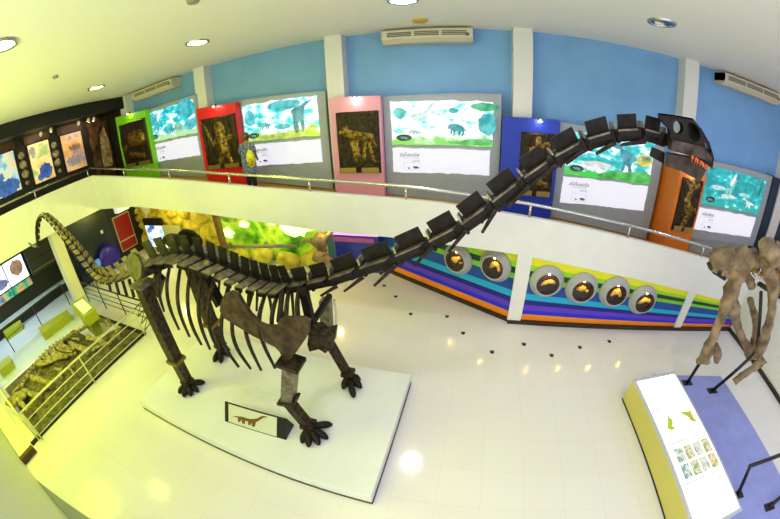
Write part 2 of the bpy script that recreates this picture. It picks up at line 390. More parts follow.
def blob(cx, cz, rx, rz, seed, n=22):
    return [(cx+rx*math.cos(2*math.pi*i/n)*(1+.25*noise.noise(V((math.cos(2*math.pi*i/n)*2+seed, math.sin(2*math.pi*i/n)*2, seed)))), cz+rz*math.sin(2*math.pi*i/n)*(1+.25*noise.noise(V((i*.9, seed, 1))))) for i in range(n)]
def inkm(c, es=.9):
    m = mat('litprint_'+c[1:], '#050505', .3, emit=c, es=es)
    if 'tex' not in m:
        m['tex'] = 1; nt = m.node_tree; b = nt.nodes['Principled BSDF']; l = lin(c)
        tc = nt.nodes.new('ShaderNodeTexCoord'); nz = nt.nodes.new('ShaderNodeTexNoise'); nz.inputs['Scale'].default_value = 5; nz.inputs['Detail'].default_value = 6
        rp = nt.nodes.new('ShaderNodeValToRGB'); rp.color_ramp.elements[0].position = .36; rp.color_ramp.elements[1].position = .62
        rp.color_ramp.elements[0].color = (*[v*.75 for v in l[:3]], 1); rp.color_ramp.elements[1].color = (*[min(1, v*1.1+.12) for v in l[:3]], 1)
        nt.links.new(tc.outputs['Object'], nz.inputs['Vector']); nt.links.new(nz.outputs['Fac'], rp.inputs['Fac']); nt.links.new(rp.outputs['Color'], b.inputs['Emission Color'])
    return m
def rough_outline(P, amp=.012):
    Q = []
    for i in range(len(P)):
        a, b = P[i], P[(i+1) % len(P)]
        for f in (.25, .75): Q.append((a[0]*(1-f)+b[0]*f, a[1]*(1-f)+b[1]*f))
    P = Q; Q = []
    for i in range(len(P)):
        a, b = P[i], P[(i+1) % len(P)]
        for f in (.0, .5): 
            x, z = a[0]*(1-f)+b[0]*f, a[1]*(1-f)+b[1]*f
            Q.append((x+amp*noise.noise(V((x*21, z*21, 3.3))), z+amp*1.6*noise.noise(V((x*23, z*19, 8.1)))))
    return Q
def lightbox(pic, txt, house, seed, label, cols, figs, head):
    x0, x1, z0, z1 = pic; hx0, hx1, hz1, hz1r = house; Y = 8.0
    t = thing('dinosaur_lightbox', label, 'lightbox', ((x0+x1)/2, Y, (z0+z1)/2))
    if hx0 > 5.5: zb0 = zb1 = zf(7.5)+.5
    else: zb0, zb1 = zf(hx0)+.02, zf(hx1)+.02
    MB().prism([V((hx0, Y, zb0)), V((hx1, Y, zb1)), V((hx1, Y, hz1r)), V((hx0, Y, hz1))], (0, BY-.003-Y, 0)).build('housing', M_grayhouse, t)
    if hx0 > 5.5: MB().span((hx0+.3, Y+.1, zf(7.5)+.01), (hx1-.3, BY-.003, zb0)).build('pedestal', M_grayhouse, t)
    pm = paint_mat('painted_landscape_%d' % seed, seed, *cols)
    pa = MB().prism([V((a, Y-.004, b)) for a, b in ragged(x0, x1, z0, z1, seed)], (0, -.03, 0)).build('picture', pm, t)
    for pts, c in figs:
        MB().prism([V((x0+(x1-x0)*a, Y-.035, z0+(z1-z0)*b)) for a, b in rough_outline(pts)], (0, -.004, 0)).build('figure', inkm(c), pa)
    MB().prism([V((x0+.3+.19*math.cos(i*.3), Y-.035, z0+.17+.08*math.sin(i*.3))) for i in range(21)], (0, -.005, 0)).build('badge', inkm('#04262e', .8), pa)
    MB().prism([V((x0+.2+.2*a, Y-.041, z0+.12+.1*b)) for a, b in SH['quadruped']], (0, -.003, 0)).build('badge_figure', inkm('#6fb7b0'), pa)
    a0, a1, b0, b1 = txt
    tp = MB().prism([V((a, Y-.004, b)) for a, b in ragged(a0, a1, b0, b1, seed+11, .025)], (0, -.03, 0)).build('text_panel', M_sheet, t)
    rot = Matrix.Rotation(R(90), 4, 'X')
    tx = a0+.17
    lettering(head, .115, Matrix.Translation((tx, Y-.036, b1-.2)) @ rot, 'heading', M_inklit, tp)
    g = MB()
    for i in range(9): g.span((tx+.08+i*.045, Y-.037, b1-.245), (tx+.11+i*.045, Y-.034, b1-.235))
    for k in range(2): g.span((tx+.3, Y-.037, b1-.3-.03*k), (tx+.5, Y-.034, b1-.293-.03*k))
    g.build('caption', mat('caption_ink', '#7d8796', .5), tp)
    g = MB(); gx0, gx1, gz0, gz1 = tx+.1, tx+.5, b0+.06, b0+.25
    for a, b in (((gx0, gz0), (gx1, gz0+.004)), ((gx0, gz1), (gx1, gz1+.004)), ((gx0, gz0), (gx0+.004, gz1)), ((gx1, gz0), (gx1+.004, gz1))):
        g.span((a[0], Y-.036, a[1]), (b[0], Y-.033, b[1]))
    g.build('diagram_frame', mat('frame_ink', '#a6adb8', .5), tp)
    g = MB()
    for ox, s, k in ((.08, .1, 'theropod'), (.22, .16, 'quadruped')):
        g.prism([V((gx0+ox+s*a, Y-.037, gz0+.02+s*.6*b)) for a, b in SH[k]], (0, -.003, 0))
    g.build('diagram', M_inklit, tp)
    # lines of running text
    g = MB()
    for k in range(7): g.span((tx+.62, Y-.036, b1-.12-.055*k), (a1-.2-.1*((k*37) % 5)/5, Y-.0345, b1-.116-.055*k))
    g.build('running_text', mat('faint_ink', '#c3c7d2', .5, emit='#e9ebf8', es=.74), tp)
def place(k, x, z, w, h, flip=False): return [((x+w*(1-a if flip else a)), z+h*b) for a, b in SH[k]]
CY1, CY2, CY3 = '#5ff0f0', '#10c4d2', '#0898a8'
lightbox((-10.53, -8.05, -.25, .82), (-10.52, -8.08, -.97, -.33), (-10.72, -7.9, .93, .97), 3, 'leftmost lightbox, cyan forest picture beside the green panel',
         (CY1, CY2, CY3, .5, '#b9e3a0'), [(blob(.85, .8, .17, .3, 1), '#1cc3d0'), (blob(.12, .75, .12, .2, 2), '#38cfe0'), (place('sauropod', .06, .25, .3, .5), '#2fb9c4'), (blob(.45, .3, .1, .14, 5), '#39c8c4'), (blob(.66, .3, .09, .13, 6), '#8fdcb0'), (place('quadruped', .42, .12, .18, .3), '#21b1bd'), (blob(.9, .3, .09, .16, 8), '#24bccc')], 'ยุคไทรแอสซิก')
lightbox((-6.12, -3.75, -.77, .29), (-6.1, -3.75, -1.47, -.86), (-6.33, -3.53, .48, .38), 5, 'lightbox with a tall long-necked dinosaur, behind the standing visitor',
         ('#8ff6f4', '#2fdfe4', '#10b8c4', .45, '#a9d94a'), [(blob(.58, .86, .22, .13, 3), '#2cc8cf'), (blob(.1, .62, .08, .2, 4), '#55dbe0'), (place('tall', .66, .12, .3, .82), '#1696a2'), (place('quadruped', .2, .28, .2, .25), '#58c8d0'), (blob(.55, .32, .11, .07, 9), '#45cfd2'), ([(0.05, .1), (.2, .02), (.75, .02), (.98, .12), (.98, .35), (.8, .2)][:6], '#c8e05a')], 'ยุคจูแรสซิก')
lightbox((-1.86, .53, -1.06, 0), (-1.85, .49, -1.75, -1.15), (-2.05, .72, .12, .2), 8, 'middle lightbox with one dark quadruped, right of the pink panel',
         ('#b0faf4', '#4fe8e6', '#20c8cc', .4, '#8ade62'), [(place('quadruped', .56, .2, .19, .36), '#14a7b0'), (blob(.92, .88, .14, .09, 3), '#1fbf86'), (blob(.95, .5, .09, .24, 4), '#22c3c4'), (blob(.09, .72, .06, .13, 5), '#36cdd0'), (place('sauropod', .18, .5, .28, .45), '#cdeef0'), (blob(.62, .78, .05, .06, 6), '#3bd0c8'), ([(.5, .05), (.75, .14), (1, .2), (1, .03), (.8, .02)], '#52cf56'), (place('quadruped', .17, .22, .14, .14), '#b4ecea')], 'อัลโลซอรัส')
lightbox((2.33, 4.7, -1.57, -.52), (2.32, 4.7, -2.28, -1.63), (2.13, 5.02, -.34, -.5), 12, 'lightbox with a big two-legged dinosaur, behind the iron neck',
         ('#77e6e2', '#25c2c6', '#0fa0a4', .5, '#3fc93f'), [(place('theropod', .5, .18, .4, .75), '#0f97a8'), (blob(.9, .55, .1, .14, 4), '#e5d931'), ([(.3, .02), (.5, .2), (.75, .22), (1, .3), (1, .03), (.7, .0)], '#2fbf3a'), (place('quadruped', .86, .5, .12, .2), '#1b8fb4'), (blob(.35, .3, .16, .08, 6), '#f1f7e8')], 'สไปโนซอรัส')
lightbox((6.6, 9.1, -1.86, -.8), (6.55, 9.05, -2.6, -1.96), (6.4, 9.4, -.66, -.64), 17, 'rightmost lightbox with a teal underwater picture, beside the dark blue mural',
         ('#3fd9d6', '#18b9bd', '#0b8f98', .6, '#19a9a0'), [(place('sauropod', .3, .3, .2, .5), '#8fe6de'), (blob(.2, .5, .12, .06, 3), '#bff0e4'), (blob(.4, .33, .13, .05, 4), '#e8fbf4'), (place('theropod', .64, .1, .28, .3), '#dff7ee'), (blob(.65, .45, .1, .05, 5), '#9feadf'), ([(.36, .6), (.42, .95), (.47, .97), (.42, .6)], '#eafcf6'), ([(.8, .5), (.83, .98), (.86, .98), (.84, .5)], '#1a7f86'), ([(.9, .5), (.93, .98), (.95, .98), (.93, .5)], '#1a7f86')], 'ครีเทเชียส')
# ------------------------------------------------------------------ relief panels on the ramp
def relief_panel(x0, x1, zl, zr, colour, rel, caps, seed, label, Y=7.75, spot=True, bands=None, bark=1.):
    t = thing('relief_panel', label, 'relief panel', ((x0+x1)/2, Y, zf((x0+x1)/2)))
    bm_ = mat('panel_'+colour[1:], colour, .45)
    MB().prism([V((x0, Y, zf(x0)+.01)), V((x1, Y, zf(x1)+.01)), V((x1, Y, zr)), V((x0, Y, zl))], (0, (.2 if Y > 7.5 else BY-.003-Y), 0)).build('board', bm_, t)
    rx0, rx1, rz0, rz1 = rel; nx, nz = 46, 58; mb = MB(); bm = mb.bm; W, H = rx1-rx0, rz1-rz0
    grid = []; msk = []
    def field(u, v):
        h = .0; g = 0
        for (a, b, c, d, r) in caps:
            px, pz, dx, dz = u-a, (v-b)*H/W, c-a, (d-b)*H/W
            L = dx*dx+dz*dz+1e-9; k = max(0, min(1, (px*dx+pz*dz)/L)); q = math.hypot(px-dx*k, pz-dz*k)/r
            if q < 1: h = max(h, r*.55*math.sqrt(1-q*q)); g = 1
        n = noise.fractal(V((u*14+seed*5, v*4*bark+seed, seed)), 1., 2., 4)*.03+noise.noise(V((u*30, v*26, seed)))*.012
        return max(.015, .045+n)*(.4 if g else 1)+h*W, g
    for j in range(nz+1):
        row = []; mr = []
        for i in range(nx+1):
            u, v = i/nx, j/nz; h, g = field(u, v)
            if i in (0, nx) or j in (0, nz): h = .0
            row.append(bm.verts.new((rx0+W*u, Y-.02-h, rz0+H*v))); mr.append(g)
        grid.append(row); msk.append(mr)
    for j in range(nz):
        for i in range(nx):
            f = bm.faces.new((grid[j][i], grid[j][i+1], grid[j+1][i+1], grid[j+1][i])); f.smooth = True
            f.material_index = 1 if msk[j][i]+msk[j+1][i+1] == 2 else 0
    mb.span((rx0, Y-.022, rz0), (rx1, Y-.001, rz1))
    mb.build('relief', [M_bronze, M_gold], t)
    for a, b in ((.04, .42), (.56, .96)):
        MB().span((rx0+W*a, Y-.09, rz0+.02), (rx0+W*b, Y-.05, rz0+.14)).build('caption_plate', mat('brass_plate', '#a08c4c', .4, .6), t)
    if spot:
        cx = (rx0+rx1)/2; cz = max(zl, zr)
        s = MB().cyl((cx, Y-.02, cz-.02), (cx, Y-.12, cz-.03), .035, 12).build('spotlight', M_steel, t)
        MB().cyl((cx, Y-.12, cz-.05), (cx, Y-.12, cz-.075), .03, 12).build('bulb', mat('halogen', '#ffffff', .3, emit='#ffe6c0', es=170), s)
    return t
relief_panel(-12.33, -10.28, 1.06, .95, '#7fd00f', (-12.13, -10.34, -.95, .69), [(.5, .62, .78, .6, .17), (.3, .3, .8, .2, .06), (.2, .5, .1, .4, .05)], 1, 'lime green panel with a dark relief of a rounded animal, beside the dark gallery')
relief_panel(-7.73, -6.17, .49, .43, '#d8101e', (-7.57, -6.22, -1.43, .13), [(.55, .78, .55, .72, .15), (.55, .6, .6, .35, .15), (.45, .55, .3, .5, .07), (.3, .5, .12, .85, .05), (.62, .55, .85, .6, .06), (.55, .35, .42, .12, .07), (.65, .33, .75, .12, .07), (.12, .85, .02, .95, .03)], 2, 'red panel with a relief of an ape-like figure, left of the visitor')
relief_panel(-3.33, -2.05, .18, .15, '#e09ab8', (-3.17, -2.1, -1.72, -.2), [(.3, .64, .78, .58, .11), (.3, .66, .22, .74, .07), (.22, .73, .1, .66, .05), (.35, .55, .42, .2, .05), (.45, .55, .5, .3, .05), (.75, .55, .85, .2, .05), (.68, .55, .62, .25, .045), (.8, .6, .92, .45, .025)], 3, 'pink panel with a relief of a standing horse-like animal, between two lightboxes')
relief_panel(.74, 2.05, -.32, -.3, '#1033b4', (1.17, 1.98, -2.12, -.63), [(.5, .9, .5, .6, .1), (.3, .75, .8, .85, .07), (.4, .5, .7, .35, .12), (.2, .3, .8, .2, .1), (.6, .6, .85, .5, .06)], 4, 'royal blue panel with a gilded relief, behind the iron neck')
relief_panel(5.12, 5.97, -.98, -1.0, '#d9741a', (5.22, 5.88, -2.45, -1.12), [(.5, .9, .4, .6, .14), (.4, .6, .6, .35, .18), (.6, .35, .45, .1, .13), (.5, .8, .8, .92, .07), (.45, .8, .2, .95, .06), (.6, .5, .85, .45, .08)], 5, 'deep orange panel with a golden relief, under the iron skull', Y=7.25)
# dark blue mural and corals at the right end
t = thing('night_mural', 'dark blue night mural board beyond the rightmost lightbox', 'mural', (10.6, 8.1, zf(7.5)))
MB().span((9.55, 8.1, zf(7.5)+.01), (12.1, BY-.01, -.66)).build('board', mat('night_blue', '#0a1c3c', .4, scale=1.2, hex2='#0d3550'), t)
MB().span((9.5, 8.05, zf(7.5)+.01), (9.55, BY-.01, -.62)).build('frame', M_black, t)
t = thing('coral_model', 'reddish coral and sea-plant model in front of the dark blue mural', 'model', (9.9, 7.5, zf(7.5)))
rnd = random.Random(4)
for k in range(7):
    x = 9.3+k*.22; y = 7.35+.2*(k % 2); z = zf(7.5)
    hgt = .55+rnd.random()*.5
    MB().tube([(x, y, z), (x+.05*rnd.uniform(-1, 1), y, z+hgt*.5), (x+.1*rnd.uniform(-1, 1), y-.05, z+hgt)], [.07, .05, .1], 8, 1, rough=.6).build('branch', mat('coral_red' if k % 2 else 'coral_pale', '#8a2a2c' if k % 2 else '#a58a80', .6), t)
MB().ball((9.35, 7.25, zf(7.5)+.2), .2, rough=.3).build('sponge', MATS['coral_red'], t)
# ------------------------------------------------------------------ left gallery on the landing
def gal_mat(name, cols, scale, seed, es=.5):
    m = bpy.data.materials.new(name); m.use_nodes = True; nt = m.node_tree; b = nt.nodes['Principled BSDF']
    tc = nt.nodes.new('ShaderNodeTexCoord'); mp = nt.nodes.new('ShaderNodeMapping'); mp.inputs['Location'].default_value = (seed, seed*2.3, seed*.7)
    nz = nt.nodes.new('ShaderNodeTexNoise'); nz.inputs['Scale'].default_value = scale; nz.inputs['Detail'].default_value = 5
    rp = nt.nodes.new('ShaderNodeValToRGB'); cr = rp.color_ramp; n = len(cols)
    cr.elements[0].position = .34; cr.elements[0].color = lin(cols[0]); cr.elements[1].position = .66; cr.elements[1].color = lin(cols[-1])
    for i in range(1, n-1): e = cr.elements.new(.34+.32*i/(n-1)); e.color = lin(cols[i])
    nt.links.new(tc.outputs['Object'], mp.inputs['Vector']); nt.links.new(mp.outputs['Vector'], nz.inputs['Vector'])
    nt.links.new(nz.outputs['Fac'], rp.inputs['Fac']); nt.links.new(rp.outputs['Color'], b.inputs['Emission Color']); nt.links.new(rp.outputs['Color'], b.inputs['Base Color'])
    b.inputs['Emission Strength'].default_value = es; b.inputs['Roughness'].default_value = .3
    return m
GX = -13.5
def gallery_picture(y0, y1, z0, z1, cols, blobs, seed, label):
    t = thing('gallery_picture', label, 'picture', (GX, (y0+y1)/2, z0))
    MB().span((GX+.003, y0-.04, z0-.04), (GX+.06, y1+.04, z1+.04)).build('frame', M_black, t)
    p = MB().span((GX+.06, y0, z0), (GX+.075, y1, z1)).build('print', gal_mat('gallery_print_%d' % seed, cols, 1.6, seed), t)
    for pts, c in blobs:
        MB().prism([V((GX+.076, y0+(y1-y0)*a, z0+(z1-z0)*b)) for a, b in rough_outline(pts, .05)], (.004, 0, 0)).build('painted_shape', inkm(c, .5), p)
    MB().span((GX+.003, y0-.1, z1+.06), (GX+.1, y1+.1, z1+.34)).build('header', M_wood, t)
gallery_picture(2.7, 3.77, -.33, 1.02, ['#3a7fc4', '#b9d6e8', '#e2c6a8', '#9fc3dc'], [(blob(.5, .18, .5, .2, 2), '#1d7fd6'), (blob(.3, .45, .2, .12, 3), '#3d97de')], 1, 'blue ocean picture at the left edge of the dark gallery')
gallery_picture(4.35, 5.22, -.38, 1.0, ['#d9a04a', '#e6c27a', '#f0d9a0', '#9fb87a'], [(blob(.62, .24, .3, .2, 5), '#1668d0'), (blob(.3, .12, .16, .08, 6), '#2a7fd8'), (blob(.18, .8, .14, .14, 7), '#f4f2c4')], 2, 'amber picture with a blue lake, second in the dark gallery')
gallery_picture(5.76, 6.68, -.41, .97, ['#8a7aa0', '#d49a5a', '#e2b88a', '#9a8fb0'], [(blob(.5, .25, .45, .14, 8), '#c9b4a6'), (blob(.6, .6, .3, .08, 9), '#c98a4a')], 3, 'orange and mauve desert picture, nearest the gallery corner')
def medallions(y, zs, which):
    for i, (z, r) in enumerate(zs):
        o = MB().ball((GX+.1, y, z), r, (.55, 1, 1), 2).build('globe_medallion', mat('globe_print', '#6a5a50', .35, scale=9, hex2='#b9a894'))
        tag(o, '%s globe of the row %s' % (('lowest', 'second lowest', 'second highest', 'topmost')[i], which), 'globe', 'globes between the gallery pictures')
medallions(4.03, [(-.2, .085), (.1, .155), (.43, .155), (.75, .13)], 'between the blue and amber gallery pictures')
medallions(5.42, [(-.25, .09), (.08, .15), (.4, .15), (.72, .13)], 'between the amber and orange gallery pictures')
# carved rock wall with fossils, in the gallery corner
def bumpwall(x_of, name, label, cat, m, P, nu, nv, amp, fr, seed):
    mb = MB(); bm = mb.bm; g = []
    for j in range(nv+1):
        row = []
        for i in range(nu+1):
            p, n = P(i/nu, j/nv); h = amp*(.5+noise.fractal(p*fr+V((seed, 0, 0)), 1., 2., 5))
            row.append(bm.verts.new(p+n*max(0.01, h)))
        g.append(row)
    for j in range(nv):
        for i in range(nu):
            bm.faces.new((g[j][i], g[j][i+1], g[j+1][i+1], g[j+1][i])).smooth = True
    o = mb.build(name, m); tag(o, label, cat); return o
bumpwall(None, 'rock_relief', 'brown carved rock wall in the corner of the dark gallery', 'rock relief', mat('brown_rock', '#5f3d22', .7, scale=3, hex2='#2c1a0d', bump=.6, detail=8),
         lambda u, v: (V((GX+.02, 7.0+1.02*u, -1.3+2.6*v)), V((1, 0, 0))), 24, 44, .14, 2.2, 3)
t = thing('fossil_slab', 'pale bone-coloured slab standing on the brown rock wall', 'fossil slab', (GX+.2, 7.6, -.6))
MB().prism([V((GX+.2, 7.35, -.7)), V((GX+.2, 7.8, -.75)), V((GX+.2, 7.85, .2)), V((GX+.2, 7.7, .9)), V((GX+.2, 7.5, .6)), V((GX+.2, 7.4, 0))], (.04, 0, 0)).build('slab', mat('pale_slab', '#c2a888', .7, scale=5, hex2='#7a5c40', bump=.4), t)
for k in range(5): MB().ball((GX+.25, 7.45+.08*(k % 3), -.5+.27*k), .07, (.4, .8, 1.3), 2, .3).build('bone', M_fossil, t)
for i, (y, x, lab) in enumerate(((3.05, -12.6, 'left'), (4.75, -12.8, 'middle'), (5.05, -12.5, 'm2'), (6.3, -12.7, 'r1'), (6.6, -12.4, 'r2'), (7.0, -12.7, 'r3'))):
    labs = ['soffit spotlight above the blue gallery picture', 'soffit spotlight above the amber gallery picture, further in', 'soffit spotlight above the amber gallery picture, nearer the edge', 'soffit spotlight above the orange gallery picture, first of a close three', 'soffit spotlight above the orange gallery picture, middle of a close three', 'soffit spotlight nearest the brown rock wall']
    s = thing('gallery_spotlight', labs[i], 'spotlight', (x, y, 1.33))
    MB().cyl((x, y, 1.33), (x, y, 1.25), .015, 8).build('stem', M_black, s)
    MB().tube([(x+.03, y, 1.27), (x-.06, y, 1.17)], [.05, .06], 12).build('can', M_paper, s)
    MB().tube([(x-.061, y, 1.169), (x-.066, y, 1.163)], [.05, .05], 12).build('bulb', mat('gallery_bulb', '#ffffff', .3, emit='#ffe2b8', es=90), s)
# ------------------------------------------------------------------ under the landing: left lower zone
struct('wall_left', MB().span((-14.3, -6, FZ), (-14.0, 4.6, -1.95)), M_dark)
struct('wall_left_inner', MB().span((-13.2, 4.6, FZ), (-12.95, BY, -1.95)), M_dark)
struct('wall_left_return', MB().span((-14.0, 4.55, FZ), (-12.95, 4.6, -1.95)), M_dark)
o = MB().span((-14.0, -3, FZ), (-10.6, 4.55, FZ+.012)).build('floor_pale_tiles', mat('blue_lit_tile', '#c4cfe0', .15)); o['kind'] = 'structure'  # blue of the light here is put into the tile colour
t = thing('wall_screen', 'large bright wall screen with a brown figure under the left landing', 'screen', (-14, 2.2, -3.4))
MB().span((-13.997, -.2, -3.62), (-13.93, 3.06, -2.36)).build('frame', M_black, t)
p = MB().span((-13.93, -.15, -3.25), (-13.92, 3.02, -2.40)).build('upper_picture', gal_mat('screen_print', ['#8fa6d8', '#d7def2', '#f2f2fa', '#c9b8c0'], 1.3, 6, 1.1), t)
MB().prism([V((-13.918, 2.3+.7*a, -3.05+.6*b)) for a, b in blob(.5, .5, .4, .45, 3)], (.004, 0, 0)).build('painted_shape', inkm('#b98a6a', .7), p)
MB().prism([V((-13.918, 1.5+.7*a, -3.15+.4*b)) for a, b in blob(.5, .4, .4, .4, 6)], (.004, 0, 0)).build('painted_shape', inkm('#7d86b8', .7), p)
MB().span((-13.93, -.15, -3.58), (-13.92, 3.02, -3.3)).build('lower_strip', gal_mat('strip_print', ['#1f6a5a', '#3a9a7a', '#b98a3a', '#2a5a8a'], 3, 9, .7), t)
for y in (1.05, 2.15): MB().span((-13.93, y-.015, -3.58), (-13.905, y+.015, -2.4)).build('mullion', M_black, t)
t = thing('dark_cabinet', 'dark grey wall cabinet right of the bright wall screen', 'cabinet', (-14, 3.65, -3.3))
MB().span((-13.997, 3.12, -3.3), (-13.7, 4.3, -2.32)).build('body', mat('charcoal', '#2b2f2a', .45), t)
MB().span((-13.7, 3.2, -2.8), (-13.69, 4.2, -2.76)).build('panel_seam', M_black, t)
MB().span((-13.7, 3.2, -3.2), (-13.68, 4.2, -3.15)).build('handle', mat('olive_trim', '#6b6a20', .5), t)
t = thing('pale_bench', 'long low pale bench at the foot of the dark left wall', 'bench', (-13.6, 1.5, FZ))
MB().span((-13.98, -.7, FZ+.35), (-13.7, 4.3, FZ+.43)).build('top', mat('bench_white', '#b7c4cf', .3), t)
MB().span((-13.97, -.65, FZ+.012), (-13.73, 4.25, FZ+.35)).build('base', M_black, t)
# blue aquarium mural, red notice panel, white sign box
IX = -12.95
t = thing('aquarium_mural', 'dark blue underwater mural with a glowing purple globe, behind the tail', 'mural', (IX, 5.7, FZ))
MB().span((IX+.003, 4.7, -4.45), (IX+.06, 6.65, -2.02)).build('board', mat('deep_blue', '#0e2d52', .3, scale=1.0, hex2='#0b1a2c'), t)
g = MB().ball((IX+.27, 6.1, -3.95), .5, (.4, 1, 1), 3).build('globe', mat('purple_globe', '#2c0c80', .35, scale=2.5, hex2='#14063c', emit='#3a10d0', es=.12), t)
MB().ball((IX+.25, 5.45, -3.95), .26, (.4, 1, .7), 2, .3).build('blue_figure', mat('sky_figure', '#5aa0e8', .4, emit='#4a90e0', es=.35), t)
MB().span((IX+.06, 6.18, -3.05), (IX+.075, 6.28, -2.92)).build('label_card', M_paper, t)
t = thing('red_notice_panel', 'tall dark red notice panel in two fields left of the rock cave', 'notice panel', (IX, 7.3, -4.15))
MB().span((IX+.003, 6.88, -4.18), (IX+.05, 7.75, -2.7)).build('frame', mat('cream_frame', '#b9a88a', .5), t)
MB().span((IX+.05, 6.92, -3.72), (IX+.06, 7.71, -2.74)).build('upper_field', mat('deep_red', '#8e0a0c', .45), t)
MB().span((IX+.05, 6.92, -4.14), (IX+.06, 7.71, -3.78)).build('lower_field', MATS['deep_red'], t)
o = MB().span((IX+.003, 7.1, -2.58), (IX+.3, 7.7, -2.36)).build('sign_box', mat('sign_white', '#e8ecf2', .4, emit='#ffffff', es=.5)); tag(o, 'small white sign box above the red notice panel', 'sign')
t = thing('dark_chair', 'dark chair standing before the blue mural', 'chair', (-12.3, 5.0, FZ))
MB().span((-12.5, 4.85, FZ+.4), (-12.1, 5.25, FZ+.45)).build('seat', M_black, t)
MB().span((-12.52, 4.85, FZ+.45), (-12.48, 5.25, FZ+.9)).build('backrest', M_black, t)
for a in (-12.47, -12.13):
    for b in (4.88, 5.22): MB().cyl((a, b, FZ), (a, b, FZ+.4), .015, 8).build('leg', M_black, t)
# ------------------------------------------------------------------ cave and showcases under the ramp
mb = MB(); bm = mb.bm; g = []; NU, NV = 140, 44
pts = [(random.uniform(-13.2, -8.0), random.uniform(-4.8, -1.8)) for _ in range(60)]
for j in range(NV+1):
    row = []
    for i in range(NU+1):
        x = -12.95+4.85*i/NU; z = FZ+(-2.0-FZ)*j/NV
        ds = sorted(math.hypot((x-a)*.8, (z-b)*1.2) for a, b in pts); e = min(1, (ds[1]-ds[0])/.22)
        h = .04+.3*math.sqrt(max(0, 1-(1-e)**2))+.05*noise.fractal(V((x*3, z*3, 1)), 1., 2., 4)
        row.append(bm.verts.new((x, BY-.03-h, z)))
    g.append(row)
for j in range(NV):
    for i in range(NU): bm.faces.new((g[j][i], g[j][i+1], g[j+1][i+1], g[j+1][i])).smooth = True
struct('wall_cave', mb, M_rock)
t = thing('cave_info_panel', 'information panel with black header and blue picture before the yellow rocks', 'information panel', (-11.5, 8.0, FZ))
pc = [AY(p, 7.75) for p in ((144.2, 223.5), (161.2, 228.2), (162.5, 240), (149, 244.5))]
x0, x1, z1, z0 = pc[0].x, pc[1].x+.05, (pc[0].z+pc[1].z)/2, (pc[2].z+pc[3].z)/2-.2
MB().span((x0-.05, 7.76, z0-.05), (x1+1.1, 7.82, z1+.02)).build('board', mat('grey_board', '#9a9c78', .5), t)
MB().span((x0-.05, 7.74, z1+.02), (x1+.05, 7.83, z1+.3)).build('header', M_black, t)
MB().span((x0, 7.745, z0), (x1, 7.759, z1)).build('picture', gal_mat('cave_print', ['#3f7fe0', '#a9c4f2', '#f2f6ff', '#2a56c8'], 2.2, 4, .9), t)
MB().span((x0+.3, 7.77, FZ), (x0+.4, 7.81, z0-.05)).build('post', M_black, t)
MB().span((x1+.6, 7.77, FZ), (x1+.7, 7.81, z0-.05)).build('post', M_black, t)
t = thing('glowing_diorama', 'green and yellow lit forest diorama under the ramp', 'diorama', (-6.2, 8.2, FZ))
m_di = gal_mat('forest_scene', ['#2c6a12', '#7fbf1e', '#cfe04a', '#4a8a1e'], 1.5, 13, .16)
MB().span((-8.0, 7.95, FZ+.1), (-3.9, 8.03, -2.3)).build('backdrop', m_di, t)
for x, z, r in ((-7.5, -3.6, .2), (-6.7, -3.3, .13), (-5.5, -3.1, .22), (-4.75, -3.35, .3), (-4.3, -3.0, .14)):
    MB().ball((x, 7.9, z), r, (1.5, .4, .8), 3, .9).build('lit_patch', mat('light_patch_glow', '#f5ffe0', .4, emit='#eaffb0', es=1.3), t)  # glowing lumps stand in for bright patches of light on the scenery
for k in range(6):
    MB().ball((-8.7+k*.9, 7.6, FZ+.25+.1*(k % 2)), .35, (1.2, .6, .8), 2, .4).build('boulder', M_rock, t)
MB().tube([(-8.3, 7.3, -3.9), (-5.8, 7.25, -3.7), (-4.4, 7.25, -3.6)], [.05, .06, .05], 8).build('fallen_trunk', mat('mottled_trunk', '#8a7a2a', .7, scale=4, hex2='#4a6a9a'), t)  # log mottled ochre and blue
o = MB().bar((-6.9, 7.0, FZ), (-6.98, 7.0, pbot(-6.9)), .16, .16).build('timber_post', mat('timber', '#6a4a24', .6, var=.3)); tag(o, 'brown timber post before the green diorama', 'post')
t = thing('cave_figure', 'cream rocky animal skeleton figure beside the green diorama', 'figure', (-3.9, 7.2, FZ))
cf = [AY(p, 7.2) for p in ((318, 262), (322, 250), (320, 240), (312, 240), (326, 236))]
MB().tube([V((-3.6, 7.2, FZ)), V((-3.55, 7.2, FZ+.6)), cf[0], cf[1]], [.28, .22, .2, .16], 10, 1, .4).build('body', M_bone, t)
MB().ball(cf[2], .2, (1, .8, 1.1), 2, .4).build('head', M_bone, t)
MB().tube([cf[1], cf[3], cf[3]+V((-.3, 0, -.05))], [.1, .08, .05], 8, 1, .3).build('arm', M_bone, t)
MB().tube([cf[1], cf[4], cf[4]+V((.2, 0, .15))], [.1, .08, .05], 8, 1, .3).build('arm', M_bone, t)
t = thing('violet_showcase', 'low showcase with a violet light strip beside the rainbow wall', 'showcase', (-2.9, 7.6, FZ))
sc = AY((335, 243), 7.75).x; se = AY((378, 240), 7.75).x
MB().span((sc, 7.75, FZ), (se, 8.05, -3.15)).build('cabinet', mat('blue_cabinet', '#23308a', .4, emit='#23308a', es=.15), t)
MB().span((sc-.02, 7.7, -3.42), (se+.02, 7.75, -3.3)).build('light_strip', mat('violet_strip', '#d08ad8', .4, emit='#d890e0', es=1.2), t)
MB().span((sc-.02, 7.71, -3.62), (se-.1, 7.75, -3.5)).build('shelf', mat('mauve_shelf', '#a0509a', .5), t)
